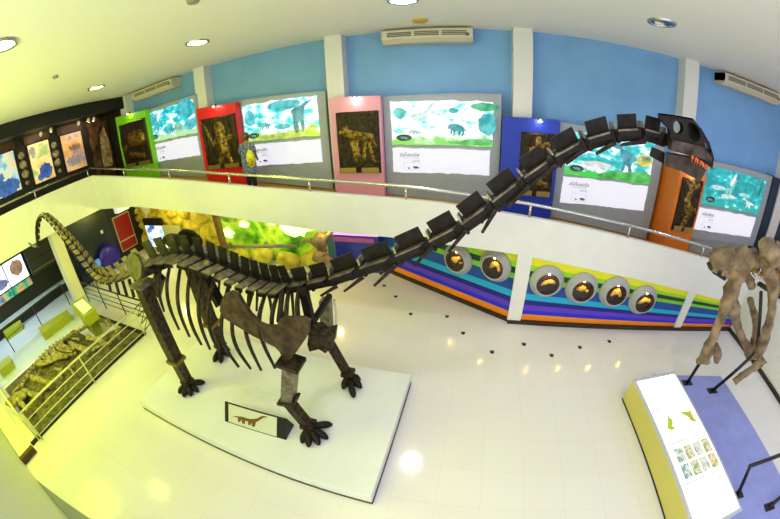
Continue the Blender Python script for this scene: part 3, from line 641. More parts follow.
# ------------------------------------------------------------------ portholes
def porthole(c, n, seed, label, flabel, bright):
    n = V(n).normalized()
    t = thing('porthole_display', label, 'porthole', c, 'round portholes along the rainbow wall')
    MB().lathe(c, n, [(0, .37), (.04, .37), (.16, .275), (.16, .245)], 36).build('ring', mat('grey_ring', '#a4a7a6', .5), t)
    MB().lathe(c, n, [(.159, .2455), (.012, .25)], 36).build('niche_wall', mat('brown_niche', '#2c1c16', .5, var=.3, scale=12), t)
    MB().lathe(c, n, [(.02, .25), (.012, .0001)], 36).build('backplate', mat('brown_niche', '#2c1c16', .5, var=.3, scale=12), t)
    up = V((0, 0, 1)); s = n.cross(up)
    MB().ball(V(c)+n*.11+up*.215, .018, sub=1).build('lamp', mat('niche_bulb', '#ffffff', .3, emit='#ffc860', es=420), t)
    # glass pane
    g = bpy.data.materials.get('porthole_glass')
    if g is None:
        g = bpy.data.materials.new('porthole_glass'); g.use_nodes = True; nt = g.node_tree; nt.nodes.clear()
        out = nt.nodes.new('ShaderNodeOutputMaterial'); mx = nt.nodes.new('ShaderNodeMixShader'); tr = nt.nodes.new('ShaderNodeBsdfTransparent'); gl = nt.nodes.new('ShaderNodeBsdfGlossy')
        gl.inputs['Roughness'].default_value = .03; mx.inputs[0].default_value = .05
        nt.links.new(tr.outputs[0], mx.inputs[1]); nt.links.new(gl.outputs[0], mx.inputs[2]); nt.links.new(mx.outputs[0], out.inputs['Surface'])
    MB().lathe(c, n, [(.15, .244), (.151, .0001)], 36).build('glass', g, t)
    rr = random.Random(seed); f = MB()
    cc = V(c)+n*.075+up*(-.01)-s*.02
    if seed % 3 == 0: f.tube([cc-s*.14+up*.02, cc-s*.03+up*.06, cc+s*.1-up*.01, cc+s*.15-up*.06], [.045, .05, .04, .015], 10, 1, .5)
    elif seed % 3 == 1: f.ball(cc+s*.03+up*.03, .085, (1.2, .45, .9), 2, .5); f.ball(cc-s*.1-up*.02, .04, (1, .6, .8), 2, .4)
    else: f.tube([cc-s*.12-up*.05, cc-s*.05+up*.07, cc+s*.05+up*.05, cc+s*.12-up*.05], [.03, .06, .055, .02], 10, 1, .5)
    o = f.build('fossil_specimen', mat('amber_fossil', '#efc75a', .6, scale=10, hex2='#c98a2c', bump=.4)); tag(o, flabel, 'fossil')
ords = ['first', 'second', 'third', 'fourth', 'fifth', 'sixth']
for i, p in enumerate(((456, 260.5), (493.6, 267))):
    porthole(APL(p, W1+wn*.1, wn)-wn*.1+wn*.002, wn, i+1, '%s porthole from the left, left of the white strip' % ords[i], 'small fossil lit amber in the %s porthole from the left' % ords[i], 1)
for i, p in enumerate(((547.5, 283.3), (582.5, 290.2), (615.6, 294), (644, 301.7))):
    c = AY(p, KY-.1); porthole(V((c.x, KY-.002, c.z)), (0, -1, 0), i+3, '%s porthole from the left, right of the white strip' % ords[i+2], 'small fossil lit amber in the %s porthole from the left' % ords[i+2], 1)
# ------------------------------------------------------------------ small dark footprints on the floor
fp = [(384, 286), (395.5, 297), (410.6, 314.5), (447, 317), (463, 333.7), (492, 352.7), (524, 345), (551.7, 356), (580, 348), (609.5, 342)]
fl = ['nearest the iron neck base', 'second from the iron neck base', 'at the edge of the shaded floor', 'just past the shaded floor edge', 'below the white strip kink, upper', 'lowest of those left of the white strip', 'below the white strip, right of it', 'lowest of all, below the third porthole', 'below the fourth porthole', 'farthest right, below the sixth porthole']
for p, l in zip(fp, fl):
    c = AZ(p, FZ); mb = MB()
    mb.prism([c+V((.04*math.cos(a*.6283), .033*math.sin(a*.6283), .001)) for a in range(10)], (0, 0, .006))
    for k in (-1, 0, 1): mb.prism([c+V((k*.033+.015*math.cos(a*1.05), .052-.012*abs(k)+.022*math.sin(a*1.05), .001)) for a in range(6)], (0, 0, .006))
    o = mb.build('floor_footprint', M_black); tag(o, 'small black footprint mark on the floor, '+l, 'footprint', 'footprint trail on the floor')
# ------------------------------------------------------------------ visitor
def skinned(name, m, parent, J, E, sub=2):
    me = bpy.data.meshes.new(name); o0 = org(parent)
    me.from_pydata([V(p[0])-o0 for p in J], E, [])
    ob = bpy.data.objects.new(name, me); COL.objects.link(ob); ob.parent = parent
    sk = ob.modifiers.new('skin', 'SKIN'); sk.use_smooth_shade = True
    for i, p in enumerate(J):
        r = p[1] if hasattr(p[1], '__len__') else (p[1], p[1]); me.skin_vertices[0].data[i].radius = r
    for i in range(len(J)): me.skin_vertices[0].data[i].use_root = (i == 0)
    sb = ob.modifiers.new('subdivision', 'SUBSURF'); sb.levels = sub; sb.render_levels = sub
    me.materials.append(m); return ob
px, py = -5.58, 7.25; pz = zf(px)
t = thing('person', 'visitor in a blue patterned dress seen from behind, looking at a lightbox', 'person', (px, py, pz))
q = lambda x, y, z: V((px+x, py+y, pz+z))
skin = mat('skin', '#a06a44', .6)
J = [(q(0, 0, .86), (.15, .11)), (q(0, 0, 1.02), (.13, .1)), (q(0, .0, 1.2), (.15, .1)), (q(0, .01, 1.31), (.09, .07)), (q(0, .02, 1.37), .05), (q(0, .04, 1.44), (.075, .085)), (q(0, .04, 1.53), (.07, .08)),
     (q(-.17, .0, 1.27), .05), (q(-.23, .02, 1.05), .042), (q(-.2, .12, .86), .032), (q(-.19, .16, .79), .03),
     (q(.17, .0, 1.27), .05), (q(.24, .0, 1.05), .042), (q(.22, .1, .88), .032), (q(.2, .15, .81), .03),
     (q(-.09, 0, .78), .085), (q(-.09, .01, .45), .06), (q(-.09, -.01, .09), .04), (q(-.09, .12, .035), .035),
     (q(.09, 0, .78), .085), (q(.09, .01, .45), .06), (q(.09, -.01, .09), .04), (q(.09, .12, .035), .035)]
E = [(0, 1), (1, 2), (2, 3), (3, 4), (4, 5), (5, 6), (2, 7), (7, 8), (8, 9), (9, 10), (2, 11), (11, 12), (12, 13), (13, 14), (0, 15), (15, 16), (16, 17), (17, 18), (0, 19), (19, 20), (20, 21), (21, 22)]
body = skinned('body', skin, t, J, E)
dm = mat('patterned_dress', '#8d9bcc', .8, scale=26, hex2='#121a46', detail=2)
dr = MB(); prof = [(1.34, .085, .075), (1.3, .2, .12), (1.2, .21, .14), (1.05, .2, .14), (.9, .215, .155), (.7, .22, .155), (.52, .21, .155)]
rings = []
for z, a, b in prof: rings.append([dr.bm.verts.new(q(a*math.cos(2*math.pi*k/20), b*math.sin(2*math.pi*k/20), z)) for k in range(20)])
for i in range(len(rings)-1):
    for k in range(20): dr.bm.faces.new((rings[i][k], rings[i][(k+1) % 20], rings[i+1][(k+1) % 20], rings[i+1][k])).smooth = True
for s in (-1, 1): dr.tube([q(.15*s, 0, 1.28), q(.2*s, .0, 1.18), q(.235*s, .01, 1.04)], [.075, .07, .06], 12)
dr.build('dress', dm, t)
MB().tube([q(-.09, 0, .66), q(-.09, .01, .45), q(-.09, -.01, .12)], [.1, .075, .06], 12).build('trouser_leg', mat('navy_cloth', '#1c2438', .8), t)
MB().tube([q(.09, 0, .66), q(.09, .01, .45), q(.09, -.01, .12)], [.1, .075, .06], 12).build('trouser_leg', MATS['navy_cloth'], t)
for s in (-1, 1): MB().tube([q(.09*s, -.05, .04), q(.09*s, .05, .045), q(.09*s, .17, .03)], [.045, .05, .035], 10).build('shoe', M_black, t)
MB().ball(q(0, .015, 1.495), .105, (.95, 1.0, 1.1), 3, .08).build('hair', mat('blond_brown_hair', '#6e5a28', .6, scale=30, hex2='#2c2010'), t)
b = thing('backpack', 'yellow backpack hanging at the right side of the visitor', 'backpack', q(.26, -.2, .7))
MB().ball(q(.28, -.26, .93), .2, (.62, .5, 1.15), 3, .05).build('bag', mat('yellow_nylon', '#d6d416', .6, var=.15, scale=10), b)
MB().ball(q(.32, -.34, .86), .12, (.6, .5, .9), 2).build('pocket', mat('yellow_nylon_dark', '#a8a020', .6), b)
MB().tube([q(.24, -.24, 1.1), q(.2, -.18, 1.24), q(.13, -.05, 1.35), q(.13, .08, 1.3), q(.15, .1, 1.1)], .016, 6, 1).build('strap', MATS['yellow_nylon_dark'], b)
# ------------------------------------------------------------------ fossil pit at the left
t = thing('fossil_pit_bed', 'excavated fossil dinosaur lying in a soil bed inside the left railing', 'fossil bed', (-8.9, 1.6, FZ))
mb = MB(); bm = mb.bm; g = []; NU, NV = 60, 76
for j in range(NV+1):
    row = []
    for i in range(NU+1):
        u, v = i/NU, j/NV; x = -10.35+2.9*u; y = -.1+(2.85+.8*max(0, min(1, (x+8.75)/.25)))*v
        e = min(1, min(u, 1-u, v, 1-v)*5); h = (.03+.22*e*max(0, 1-abs(u-.42)*1.5)+.09*e*noise.fractal(V((x*1.8, y*1.8, 2)), 1., 2., 5))
        row.append(bm.verts.new((x, y, FZ+max(.014, h))))
    g.append(row)
for j in range(NV):
    for i in range(NU): bm.faces.new((g[j][i], g[j][i+1], g[j+1][i+1], g[j+1][i])).smooth = True
mb.build('soil_bed', M_soil, t)
ps = [AZ(p, FZ+.32) for p in ((14, 398), (22, 385), (30, 372), (38, 361), (47, 351), (57, 343), (67, 337), (77, 332), (87, 326), (97, 321), (106, 321), (110, 327))]
sp = []
for a, b in zip(ps, ps[1:]): sp += [a, (a*2+b)/3, (a+b*2)/3]
for k, p in enumerate(sp[3:]):
    d = (sp[min(k+4, len(sp)-1)]-sp[k+2]).normalized()
    m = MB().ball(p, .085, (1, .8, .7), 1, .4); m.bar(p, p+V((-d.y, d.x, 0))*.11+V((0, 0, .02)), .06, .05, w2=.03, h2=.03); m.bar(p, p-V((-d.y, d.x, 0))*.1+V((0, 0, .04)), .06, .05, w2=.03, h2=.03)
    m.build('vertebra', M_fossil, t)
for k in range(11):
    a = sp[9+k]; d = (sp[10+k]-sp[8+k]).normalized(); n = V((d.y, -d.x, 0)); L = 1.12-.06*abs(k-5)
    MB().tube([a+n*.05, a+n*L*.35-d*.25+V((0, 0, .1)), a+n*L*.7-d*.18+V((0, 0, .08)), a+n*L+d*.15-V((0, 0, .02))], [.045, .052, .048, .028], 8, 2, .3).build('rib', M_fossil, t)
MB().ball(ps[0]+V((.1, .05, -.02)), .22, (1.5, .9, .6), 3, .35, Matrix.Rotation(R(60), 3, 'Z')).build('skull', M_fossil, t)
for pa, pb, r in (((24, 392), (40, 398), .07), ((33, 378), (52, 385), .07), ((70, 345), (90, 352), .08), ((88, 338), (104, 342), .06), ((20, 402), (30, 412), .06)):
    a, b = AZ(pa, FZ+.25), AZ(pb, FZ+.22); MB().tube([a, (a+b)/2+V((0, 0, .03)), b], [r*1.4, r, r*1.5], 10, 1, .4).build('limb_bone', M_fossil, t)
rf = random.Random(11)
for k in range(22):
    p = AZ((rf.uniform(22, 104), 0), FZ+.2) if 0 else V((rf.uniform(-9.7, -8.0), rf.uniform(.1, 3.2), FZ+.2)); a = rf.uniform(0, 3.1); L = rf.uniform(.12, .32); d = V((math.cos(a), math.sin(a), 0))*L
    if p.y > 2.5 and p.x < -8.4: p.y -= 1.2
    MB().tube([p-d, p+V((0, 0, .04)), p+d], [.05, .035, .055], 8, 1, .5).build('bone_fragment', M_fossil, t)
MB().span((-7.45, -.4, FZ), (-7.38, 3.62, FZ+.07)).build('steel_edge', mat('pit_edge', '#24261a', .4, .3), t)
MB().span((-10.4, 3.57, FZ), (-7.38, 3.64, FZ+.07)).build('steel_edge', MATS['pit_edge'], t)
def pitrail(name, label, a, b, n, m, hs=(.77, .55, .33, .12), lead=0):
    a, b = V(a), V(b); t = thing(name, label, 'railing', a)
    for k, h in enumerate(hs):
        o = V((0, 0, h)); MB().tube([a+o-(b-a).normalized()*lead, b+o], .024 if k == 0 else .012, 8).build('top_rail' if k == 0 else 'rail', m, t)
    for i in range(n):
        p = a+(b-a)*i/(n-1); MB().cyl(p, p+V((0, 0, .78)), .018, 8).build('post', m, t)
    return t
M_rail = mat('pale_yellow_paint', '#d9d9a4', .4)
M_dkrail = mat('dark_rail', '#2b2c1c', .4, .4)
pitrail('pit_railing', 'pale painted railing along the hall side of the fossil pit', (-7.3, -.13, FZ), (-7.35, 3.58, FZ), 3, M_rail)
t = pitrail('pit_railing', 'railing across the far end of the fossil pit, dark rails', (-7.5, 3.98, FZ), (-11.4, 4.05, FZ), 4, M_dkrail, (.77, .58, .4, .22))
pitrail('pit_railing', 'railing across the near end of the fossil pit beside the low kerb', (-7.38, -.2, FZ), (-10.2, -.2, FZ), 2, M_rail)
t = thing('pit_gate', 'small cross-braced gate at the far corner of the fossil pit', 'gate', (-7.36, 3.64, FZ))
for z in (.12, .33, .55, .77): MB().tube([(-7.36, 3.63, FZ+z), (-7.46, 3.95, FZ+z)], .015, 6).build('rail', M_dkrail, t)
MB().tube([(-7.46, 3.95, FZ), (-7.46, 3.95, FZ+.78)], .02, 8).build('post', M_dkrail, t)
for z0, z1 in ((.12, .33), (.33, .55), (.55, .77)):
    MB().tube([(-7.36, 3.63, FZ+z0), (-7.46, 3.95, FZ+z1)], .01, 6).build('brace', M_dkrail, t)
t = thing('pit_lectern', 'yellow box lectern with a white sloping label at the far end of the pit', 'lectern', (-9.5, 3.1, FZ))
c4 = [V((-10.31, 3.04, -3.78)), V((-9.97, 3.42, -3.70)), V((-8.66, 3.15, -3.70)), V((-8.86, 2.80, -3.78))]
MB().prism([c4[0], c4[1], c4[2], c4[3]], (0, 0, -.3)).build('top_box', M_yellow, t)
MB().prism([p.lerp((c4[0]+c4[1]+c4[2]+c4[3])/4, .3)+V((0, 0, -.3)) for p in c4], (0, 0, -.46)).build('base', mat('olive_base', '#7a7d1c', .5), t)
cc = (c4[0]+c4[1]+c4[2]+c4[3])/4
MB().prism([p.lerp(cc, .25)+V((0, 0, .004)) for p in c4], (0, 0, .008)).build('label_sheet', M_paper, t)
MB().prism([p.lerp(cc, .55)+V((.28, .0, .014)) for p in c4], (0, 0, .004)).build('printed_picture', mat('grey_print', '#70786a', .5, var=.5, scale=8), t)
def ybox(pts, z, label):
    P = [AZ(p, z) for p in pts]; mb = MB(); mb.prism(P, (0, 0, FZ+.02-z)); tag(mb.build('yellow_barrier', M_yellow), label, 'barrier')
ybox(((37.6, 328), (67, 309.5), (69.5, 313.5), (42, 334)), FZ+.26, 'low yellow barrier block running from the pit lectern')
ybox(((3, 331), (20, 319.5), (20.5, 323), (4, 335.5)), FZ+.26, 'low yellow barrier block on the pale tiles, behind the pit')
ybox(((-3, 364), (9, 355.5), (11, 361), (-1, 371)), FZ+.26, 'low yellow barrier block at the left edge of the photo')
a = AZ((31.8, 344), FZ); b = AZ((78, 303), FZ)
pitrail('visitor_railing', 'dark thin railing on the pale tiles behind the fossil pit', (-12.0, .9, FZ+.012), (-12.3, 3.6, FZ+.012), 3, M_dkrail, (.8, .5))
# ------------------------------------------------------------------ plinth
PZ = FZ+.25
t = thing('display_plinth', 'long low white plinth with a dark base under the iron skeleton', 'plinth', (-3.1, 2.9, FZ))
PC = [V((-5.42, 1.80, FZ)), V((-.81, 1.63, FZ)), V((-.735, 3.95, FZ)), V((-5.34, 4.12, FZ))]
pm_ = sum(PC, V((0, 0, 0)))/4
MB().prism([p.lerp(pm_, -.004) for p in PC], (0, 0, .055)).build('base_trim', M_base, t)
mb = MB(); mb.prism([p+V((0, 0, .055)) for p in PC], (0, 0, PZ-FZ-.055)); bmesh.ops.bevel(mb.bm, geom=list(mb.bm.edges), offset=.006, segments=2, affect='EDGES', profile=.5); mb.build('slab', M_plinth, t)
t = thing('name_sign', 'black wedge-shaped sign with a brown dinosaur picture on the plinth', 'sign', (-2.95, 2.3, PZ))
q = [AZ(p, PZ) for p in ((226.5, 420), (284, 439.5))]
a, b = V((-3.42, 2.14, PZ)), V((-2.27, 2.17, PZ)); bk, top = V((0, .3, 0)), V((0, .2, .3))
mb = MB(); mb.prism([a, a+bk, a+top], b-a); mb.build('wedge_body', M_black, t)
nrm = (b-a).cross(top).normalized()
if nrm.z < 0: nrm = -nrm
ux = (b-a); W = lambda u, v, k=.003: a+ux*u+top*v+nrm*k
MB().prism([W(.07, .05), W(.86, .05), W(.86, .93), W(.07, .93)], nrm*.004).build('picture_sheet', mat('sheet', '#c9cdb4', .4), t)
MB().prism([W(.13+.64*x, .16+.7*y, .008) for x, y in SH['sauropod']], nrm*.004).build('dinosaur_picture', mat('brown_print', '#6a4a12', .5), t)
# ------------------------------------------------------------------ iron sauropod skeleton
SY = 3.05
ROOT = thing('sauropod_skeleton', 'huge welded iron long-necked dinosaur skeleton standing on the white plinth', 'dinosaur skeleton', (-3.1, SY, PZ))
def frame(A, B):
    t = (B-A).normalized(); s = V((0, 1, 0)); s = (s-t*s.dot(t)).normalized(); return t, s, t.cross(s).normalized()
def vertebra(name, A, B, cw, ch, wl, droop, ph, pw=.74, skew=.0, wskew=.25, mbody=None, mwing=None, mplate=None, bracket=False, gap=.06, pskew=0.):
    t, s, u = frame(A, B); L = (B-A).length
    mb = MB(); a, b = A+t*L*gap*.5, B-t*L*gap*.5
    mb.bar(a, b, cw, ch, up=u); nf = len(mb.bm.faces)
    th = .018
    for sg in (-1, 1):
        i0, i1 = A+t*L*.14+s*sg*cw*.4+u*ch*.42, A+t*L*.86+s*sg*cw*.4+u*ch*.42
        out = s*sg*wl-u*droop-t*L*wskew
        mb.prism([i0, i1, i1+out, i0+out], u*th, 1)
        # upturned rim at the outer edge
        mb.prism([i0+out, i1+out, i1+out-u*.04, i0+out-u*.04], s*sg*.012, 0)
    if bracket:
        mb.prism([B-s*cw*.6+u*ch*.5, B+s*cw*.6+u*ch*.5, B+s*cw*.4+u*(ch*.5+ph*.5), B-s*cw*.4+u*(ch*.5+ph*.5)], t*.02, 1)
        mb.prism([B-s*cw*.6-u*ch*.6, B+s*cw*.6-u*ch*.6, B+s*cw*.6+u*ch*.6, B-s*cw*.6+u*ch*.6], t*.03, 0)
    o = mb.build(name, [mbody or M_rust, mwing or M_wing], ROOT)
    if ph:
        c = (A+B)/2+u*ch*.5+t*L*skew
        p = MB(); p.prism([c-t*L*pw/2-s*.012, c+t*L*pw/2-s*.012, c+t*L*(pw/2+pskew)-s*.012+u*ph, c-t*L*(pw/2-pskew)-s*.012+u*ph], s*.024)
        p.build('spine_plate', mplate or M_rust2, o)
    return o
# neck
NJ = [AY(p, SY) for p in ((294, 285.5), (313, 282.5), (334, 278), (364, 268), (399, 256.5), (432, 242.5), (464, 226), (494, 204.5), (525, 181), (554.5, 160.5), (585, 144), (614, 135.5), (640, 134), (660, 139))]
nk = []
for i in range(13):
    f = i/12
    o = vertebra('neck_vertebra', NJ[i], NJ[i+1], .15-.04*f, .125-.02*f, .085-.05*f, .0, .165-.03*f, .7, .02, .1, bracket=True, mbody=M_rust2)
    nk.append(o)
CR = [((337, 286), (320.5, 296)), ((363, 277), (344, 291.5)), ((396, 265), (374, 286)), ((432.4, 246), (414, 266)), ((466, 230), (448.5, 252)), ((496, 209), (482, 233)), ((530, 185), (508, 207)), ((556, 165), (531, 185)), ((583, 150), (566, 164)), ((615.6, 142), (596, 154)), ((646, 141), (621, 145))]
for i, (p, q_) in enumerate(CR):
    for dy in (-.09, .09):
        a, b = AY(p, SY-.09), AY(q_, SY-.13)
        if dy > 0: a.y = 2*SY-a.y; b.y = 2*SY-b.y
        MB().bar(a, b, .012, .05, up=(0, 0, 1), h2=.025).build('cervical_rib', M_rib, nk[i+1])
# trunk
DJ = [AY(p, SY) for p in ((150, 262), (161, 259), (172.5, 257), (184, 256.5), (195.5, 257.8), (207, 261), (218.5, 265.5), (229.5, 270), (240.5, 274.8), (251, 279), (261.5, 282), (272.5, 284.5), (283, 285.8), (294, 285.5))]
for i in range(13):
    f = i/12
    vertebra('trunk_vertebra', DJ[i], DJ[i+1], .17, .14, .27-.07*f, .03, .29-.08*f, .66, .02, .5, pskew=-.12, mbody=M_rust2, mplate=M_rust2 if i > 3 else MATS['olive_dark'])
# tail
TP = [(28.5, 243), (33, 246), (38, 246), (37.8, 240), (37.2, 234), (37.3, 228), (38, 222.5), (39.5, 218), (42, 215.3), (45.5, 215), (49, 217.5), (53, 221), (57, 225.5), (61, 230), (65, 234.5), (69, 239), (73, 243.5), (77, 248.5), (81.5, 254), (86, 260), (90.5, 266), (94.5, 271), (99, 275), (105, 278), (112, 279), (121, 277), (130, 273), (140, 267), (150, 262)]
TJ = [AY(p, 2.55+.5*min(1, max(0, (i-2)/24))**1.3) for i, p in enumerate(TP)]
for i in range(28):
    f = i/27; A, B = TJ[i], TJ[i+1]
    if i < 2:
        t_ = MB(); t_.bar(A, B, .03+.02*i, .03+.02*i); t_.build('tail_vertebra', M_tail, ROOT); continue
    wl = .02+.085*min(1, f*1.4)**1.3
    vertebra('tail_vertebra', A, B, .035+.085*f, .035+.075*f, wl, .01+.05*f*f, .03+.30*max(0, f-.25)**1.5*1.3, .45, .0, .1+.2*f, M_rib if i < 25 else M_rust, M_tail, M_tail, gap=.1, pskew=-.35*f)
for k, (p, q_) in enumerate((((109, 283), (110.5, 291)), ((116, 283), (119, 294)), ((122.5, 281), (127, 296)), ((129, 279.5), (134, 297)), ((135, 278), (141, 298)))):
    Y = 3.0; MB().bar(AY(p, Y), AY(q_, Y), .05, .05).build('chevron', M_rib, ROOT)
# ribs, near side measured, far side mirrored
RB = [[(161.6, 262.4), (158, 283), (159.5, 297), (164, 311)], [(170.4, 263.5), (166, 285.5), (169, 307), (179, 329.4)], [(180.6, 265.8), (176.6, 294.7), (180, 315), (189.4, 336.4)],
      [(190.5, 268), (186.6, 304), (191.5, 326), (201.4, 344.5)], [(203, 271.6), (197.5, 306), (201, 328), (210, 349)], [(215, 277), (207, 309), (210, 333), (219.6, 352)],
      [(228.5, 284), (219.6, 328), (225, 348), (238.5, 366.7)], [(241, 289), (231, 318), (234, 345), (250.5, 368.5)], [(252.8, 291), (245, 318), (246.5, 340), (261, 370)],
      [(265.5, 293), (258, 318), (261, 340), (275, 368)], [(278, 293), (272, 312), (271.5, 330)], [(288, 294), (286, 312), (286.5, 326)], [(298, 292), (297, 308), (298.5, 322)]]
for r in RB:
    Ys = [2.9, 2.47, 2.42, 2.52] if len(r) == 4 else [2.9, 2.6, 2.55]
    P = [AY(p, y) for p, y in zip(r, Ys)]
    hd = V((P[0].x+.03, SY-.08, P[0].z+.1))
    for far in (0, 1):
        Q = [hd]+P
        if far: Q = [V((p.x, 2*SY-p.y, p.z)) for p in Q]
        MB().tube(Q, [.02, .026, .03, .028, .02][:len(Q)], 8, 2).build('rib', M_rib, ROOT)
# hip
def disc(c, rx, rz, axis_u, axis_v, th, name, m, par=None):
    P = [V(c)+V(axis_u)*rx*math.cos(2*math.pi*i/24)*(1+.06*math.sin(3*i))+V(axis_v)*rz*math.sin(2*math.pi*i/24) for i in range(24)]
    n = V(axis_u).cross(V(axis_v)).normalized()
    return MB().prism(P, n*th).build(name, m, par or ROOT)
disc(AY((136.5, 266), 2.5), .27, .2, (.98, -.12, .1), (-.05, .3, .95), .05, 'ilium', mat('olive_iron', '#57513a', .5, .6, scale=9, hex2='#2e2a1c', bump=.3))
disc(AY((191, 238), 3.6), .27, .2, (1, 0, 0), (0, -.3, .95), .05, 'ilium', M_rust2)
disc(AY((174, 239.5), 3.62), .3, .14, (1, 0, .1), (0, -.3, .95), .05, 'ilium', M_rust)
MB().bar(AY((140, 275), 2.55), V((-4.35, SY, -1.95)), .1, .1).build('pelvis_bar', M_rust, ROOT)
MB().bar(AY((184, 250), 3.6), V((-4.3, SY, -1.9)), .1, .1).build('pelvis_bar', M_rust, ROOT)
MB().bar(AY((200, 266), SY), AY((221, 305), SY-.15), .14, .1, up=(1, 0, 1)).build('pubis', M_rust2, ROOT)
MB().bar(AY((160, 275), SY), AY((156, 293), SY), .1, .2, up=(1, 0, 0)).build('ischium', M_rust2, ROOT)
def foot(ank, toes, Y, name, par, r=.075):
    f = MB(); f.ball(ank, r*1.25, (1.1, 1.1, .9), 2, .25); f.bar(ank+V((0, 0, .02)), ank+V((0, 0, .09)), .2, .2, up=(0, 1, 0))
    o = f.build(name, M_rust, par)
    for p in toes:
        e = AZ(p, PZ+.035); d = (e-ank); d.z = 0; L = max(d.length, .12); d.normalize()
        g = MB(); k1 = ank+d*.06+V((0, 0, -.01)); k2 = ank+d*L*.62; k2.z = PZ+.085; k3 = ank+d*L; k3.z = PZ+.03
        g.tube([k1, k2, k3-d*.05+V((0, 0, .03)), k3], [.05, .062, .055, .02], 8, 1); g.build('toe', M_rust2, o)
    return o
def column(name, a, b, w, m=M_rust, cap=True, wing=None):
    mb = MB(); mb.bar(a, b, w, w, up=(0, 1, 0))
    o = mb.build(name, m, ROOT)
    return o
# hind legs
hk, ha = AY((142.5, 285), 2.5), V((-4.52, 2.52, PZ+.14)); kn = hk.lerp(ha, .72)
o = column('hind_leg', hk, kn, .2)
MB().bar(hk+V((0, 0, .0)), hk+V((0, 0, .05)), .32, .3, up=(0, 1, 0)).build('joint_plate', M_wing, o)
MB().bar(kn-V((0, 0, .03)), kn+V((0, 0, .04)), .27, .27, up=(0, 1, 0)).build('ankle_band', mat('brass_band', '#7d6a24', .4, .7), o)
s = column('shin', kn, ha, .17)
foot(ha, ((205, 382.4), (198.6, 391.7), (191, 396), (183.5, 397), (178.6, 393)), 2.5, 'hind_foot', s)
fk, fa = V((-4.5, 3.6, -2.0)), V((-4.5, 3.6, PZ+.14)); kn = fk.lerp(fa, .72)
o = column('hind_leg', fk, kn, .2); MB().bar(kn-V((0, 0, .03)), kn+V((0, 0, .04)), .27, .27, up=(0, 1, 0)).build('ankle_band', MATS['brass_band'], o)
s = column('shin', kn, fa, .17)
foot(fa, ((230, 350), (229, 356), (221, 363), (214, 362)), 3.6, 'hind_foot', s)
# shoulder blade and front legs
SP = [(45, 100), (60, 65), (90, 52), (120, 65), (140, 100), (175, 150), (215, 190), (255, 205), (290, 200), (298, 175), (320, 165), (400, 165), (430, 180), (425, 230), (410, 260), (375, 310), (345, 345), (318, 350), (300, 310), (280, 290), (250, 275), (215, 258), (180, 240), (140, 215), (100, 190), (60, 165), (42, 135)]
MB().prism([AY((210+x/4.325, 280+y/4.325), 2.42) for x, y in SP], (0, .05, 0)).build('shoulder_blade', mat('brown_iron_plate', '#33251c', .5, .55, scale=10, hex2='#5a4636', bump=.3, detail=8), ROOT)
sh, el, an = AY((291, 364), 2.44), AY((288.5, 401), 2.44), V((-1.97, 2.44, PZ+.13))
o = column('front_leg', sh, el, .17, M_wing)
MB().bar(sh, sh+V((.01, 0, .06)), .3, .26, up=(0, 1, 0)).build('joint_plate', M_rust, o)
MB().bar(el+V((-.12, -.0, .02)), el+V((.13, 0, .05)), .25, .04, up=(0, 0, 1)).build('elbow_plate', M_rust, o)
MB().bar(el+V((.1, 0, .0)), el+V((.16, 0, .12)), .2, .04, up=(1, 0, 0)).build('elbow_spur', M_rust, o)
s = column('forearm', el-V((0, 0, .02)), an, .14)
foot(an, ((332, 424.5), (328, 438.6), (319.4, 445), (308.6, 447), (301.6, 443)), 2.44, 'front_foot', s)
sh2, el2, an2 = AY((325.5, 300), 3.6), AY((328, 340), 3.6), V((-1.74, 3.61, PZ+.13))
o = column('front_leg', sh2, el2, .15, M_wing)
s = column('forearm', el2, an2, .12)
foot(an2, ((360.5, 380), (361.5, 388), (354, 397.5), (343, 389)), 3.6, 'front_foot', s)
PP = [(420, 205), (445, 195), (480, 195), (500, 215), (545, 205), (540, 250), (525, 290), (500, 318), (470, 300), (430, 310), (420, 280), (425, 240)]
MB().prism([AY((210+x/4.325, 280+y/4.325), 2.75) for x, y in PP], (0, .06, 0)).build('breast_plate', M_rust, ROOT)
MB().bar(AY((303, 287), 2.9), AY((312, 327), 2.78), .08, .1, up=(1, 0, 0)).build('chest_strut', M_rust2, ROOT)
MB().bar(AY((330, 295), 3.3), AY((313, 322), 2.85), .06, .06, up=(1, 0, 0)).build('chest_strut', M_rust2, ROOT)
MB().tube([AY((334, 300), 3.4), AY((336.5, 315), 3.4), AY((335, 338), 3.4)], .018, 8, 1).build('steel_wire', M_steel, ROOT)
MB().bar(AY((279, 322), 2.45), AY((283, 287), 2.95), .05, .05, up=(1, 0, 0)).build('chest_strut', M_rust2, ROOT)
# skull
KN, KF = 2.86, 3.06
def kz(pts, Y=KN): return [AY((640+x/5.19, 100+y/5.19), Y) for x, y in pts]
skull_o = [(100, 68), (180, 78), (275, 95), (325, 160), (365, 235), (385, 300), (378, 352), (350, 345), (270, 292), (165, 262), (152, 150), (105, 100)]
def ell(cx, cy, rx, ry, n=18, rot=0.): 
    c, s_ = math.cos(rot), math.sin(rot)
    return [(cx+rx*math.cos(2*math.pi*i/n)*c-ry*math.sin(2*math.pi*i/n)*s_, cy+rx*math.cos(2*math.pi*i/n)*s_+ry*math.sin(2*math.pi*i/n)*c) for i in range(n)]
SK = [kz(ell(198, 142, 26, 36, rot=-.25)), kz(ell(278, 166, 30, 52, rot=-.45)), kz(ell(354, 238, 13, 38, rot=-.3))]
sk = plate(kz(skull_o), SK, (0, .02, 0), 'skull', M_rust2, ROOT)
KD = V((.11, KF-KN, 0))
def toY(P, Y): return [p+KD for p in P]
plate(toY(kz(skull_o), KF), [toY(h, KF) for h in SK], (0, .02, 0), 'far_cheek_plate', M_rust2, sk)
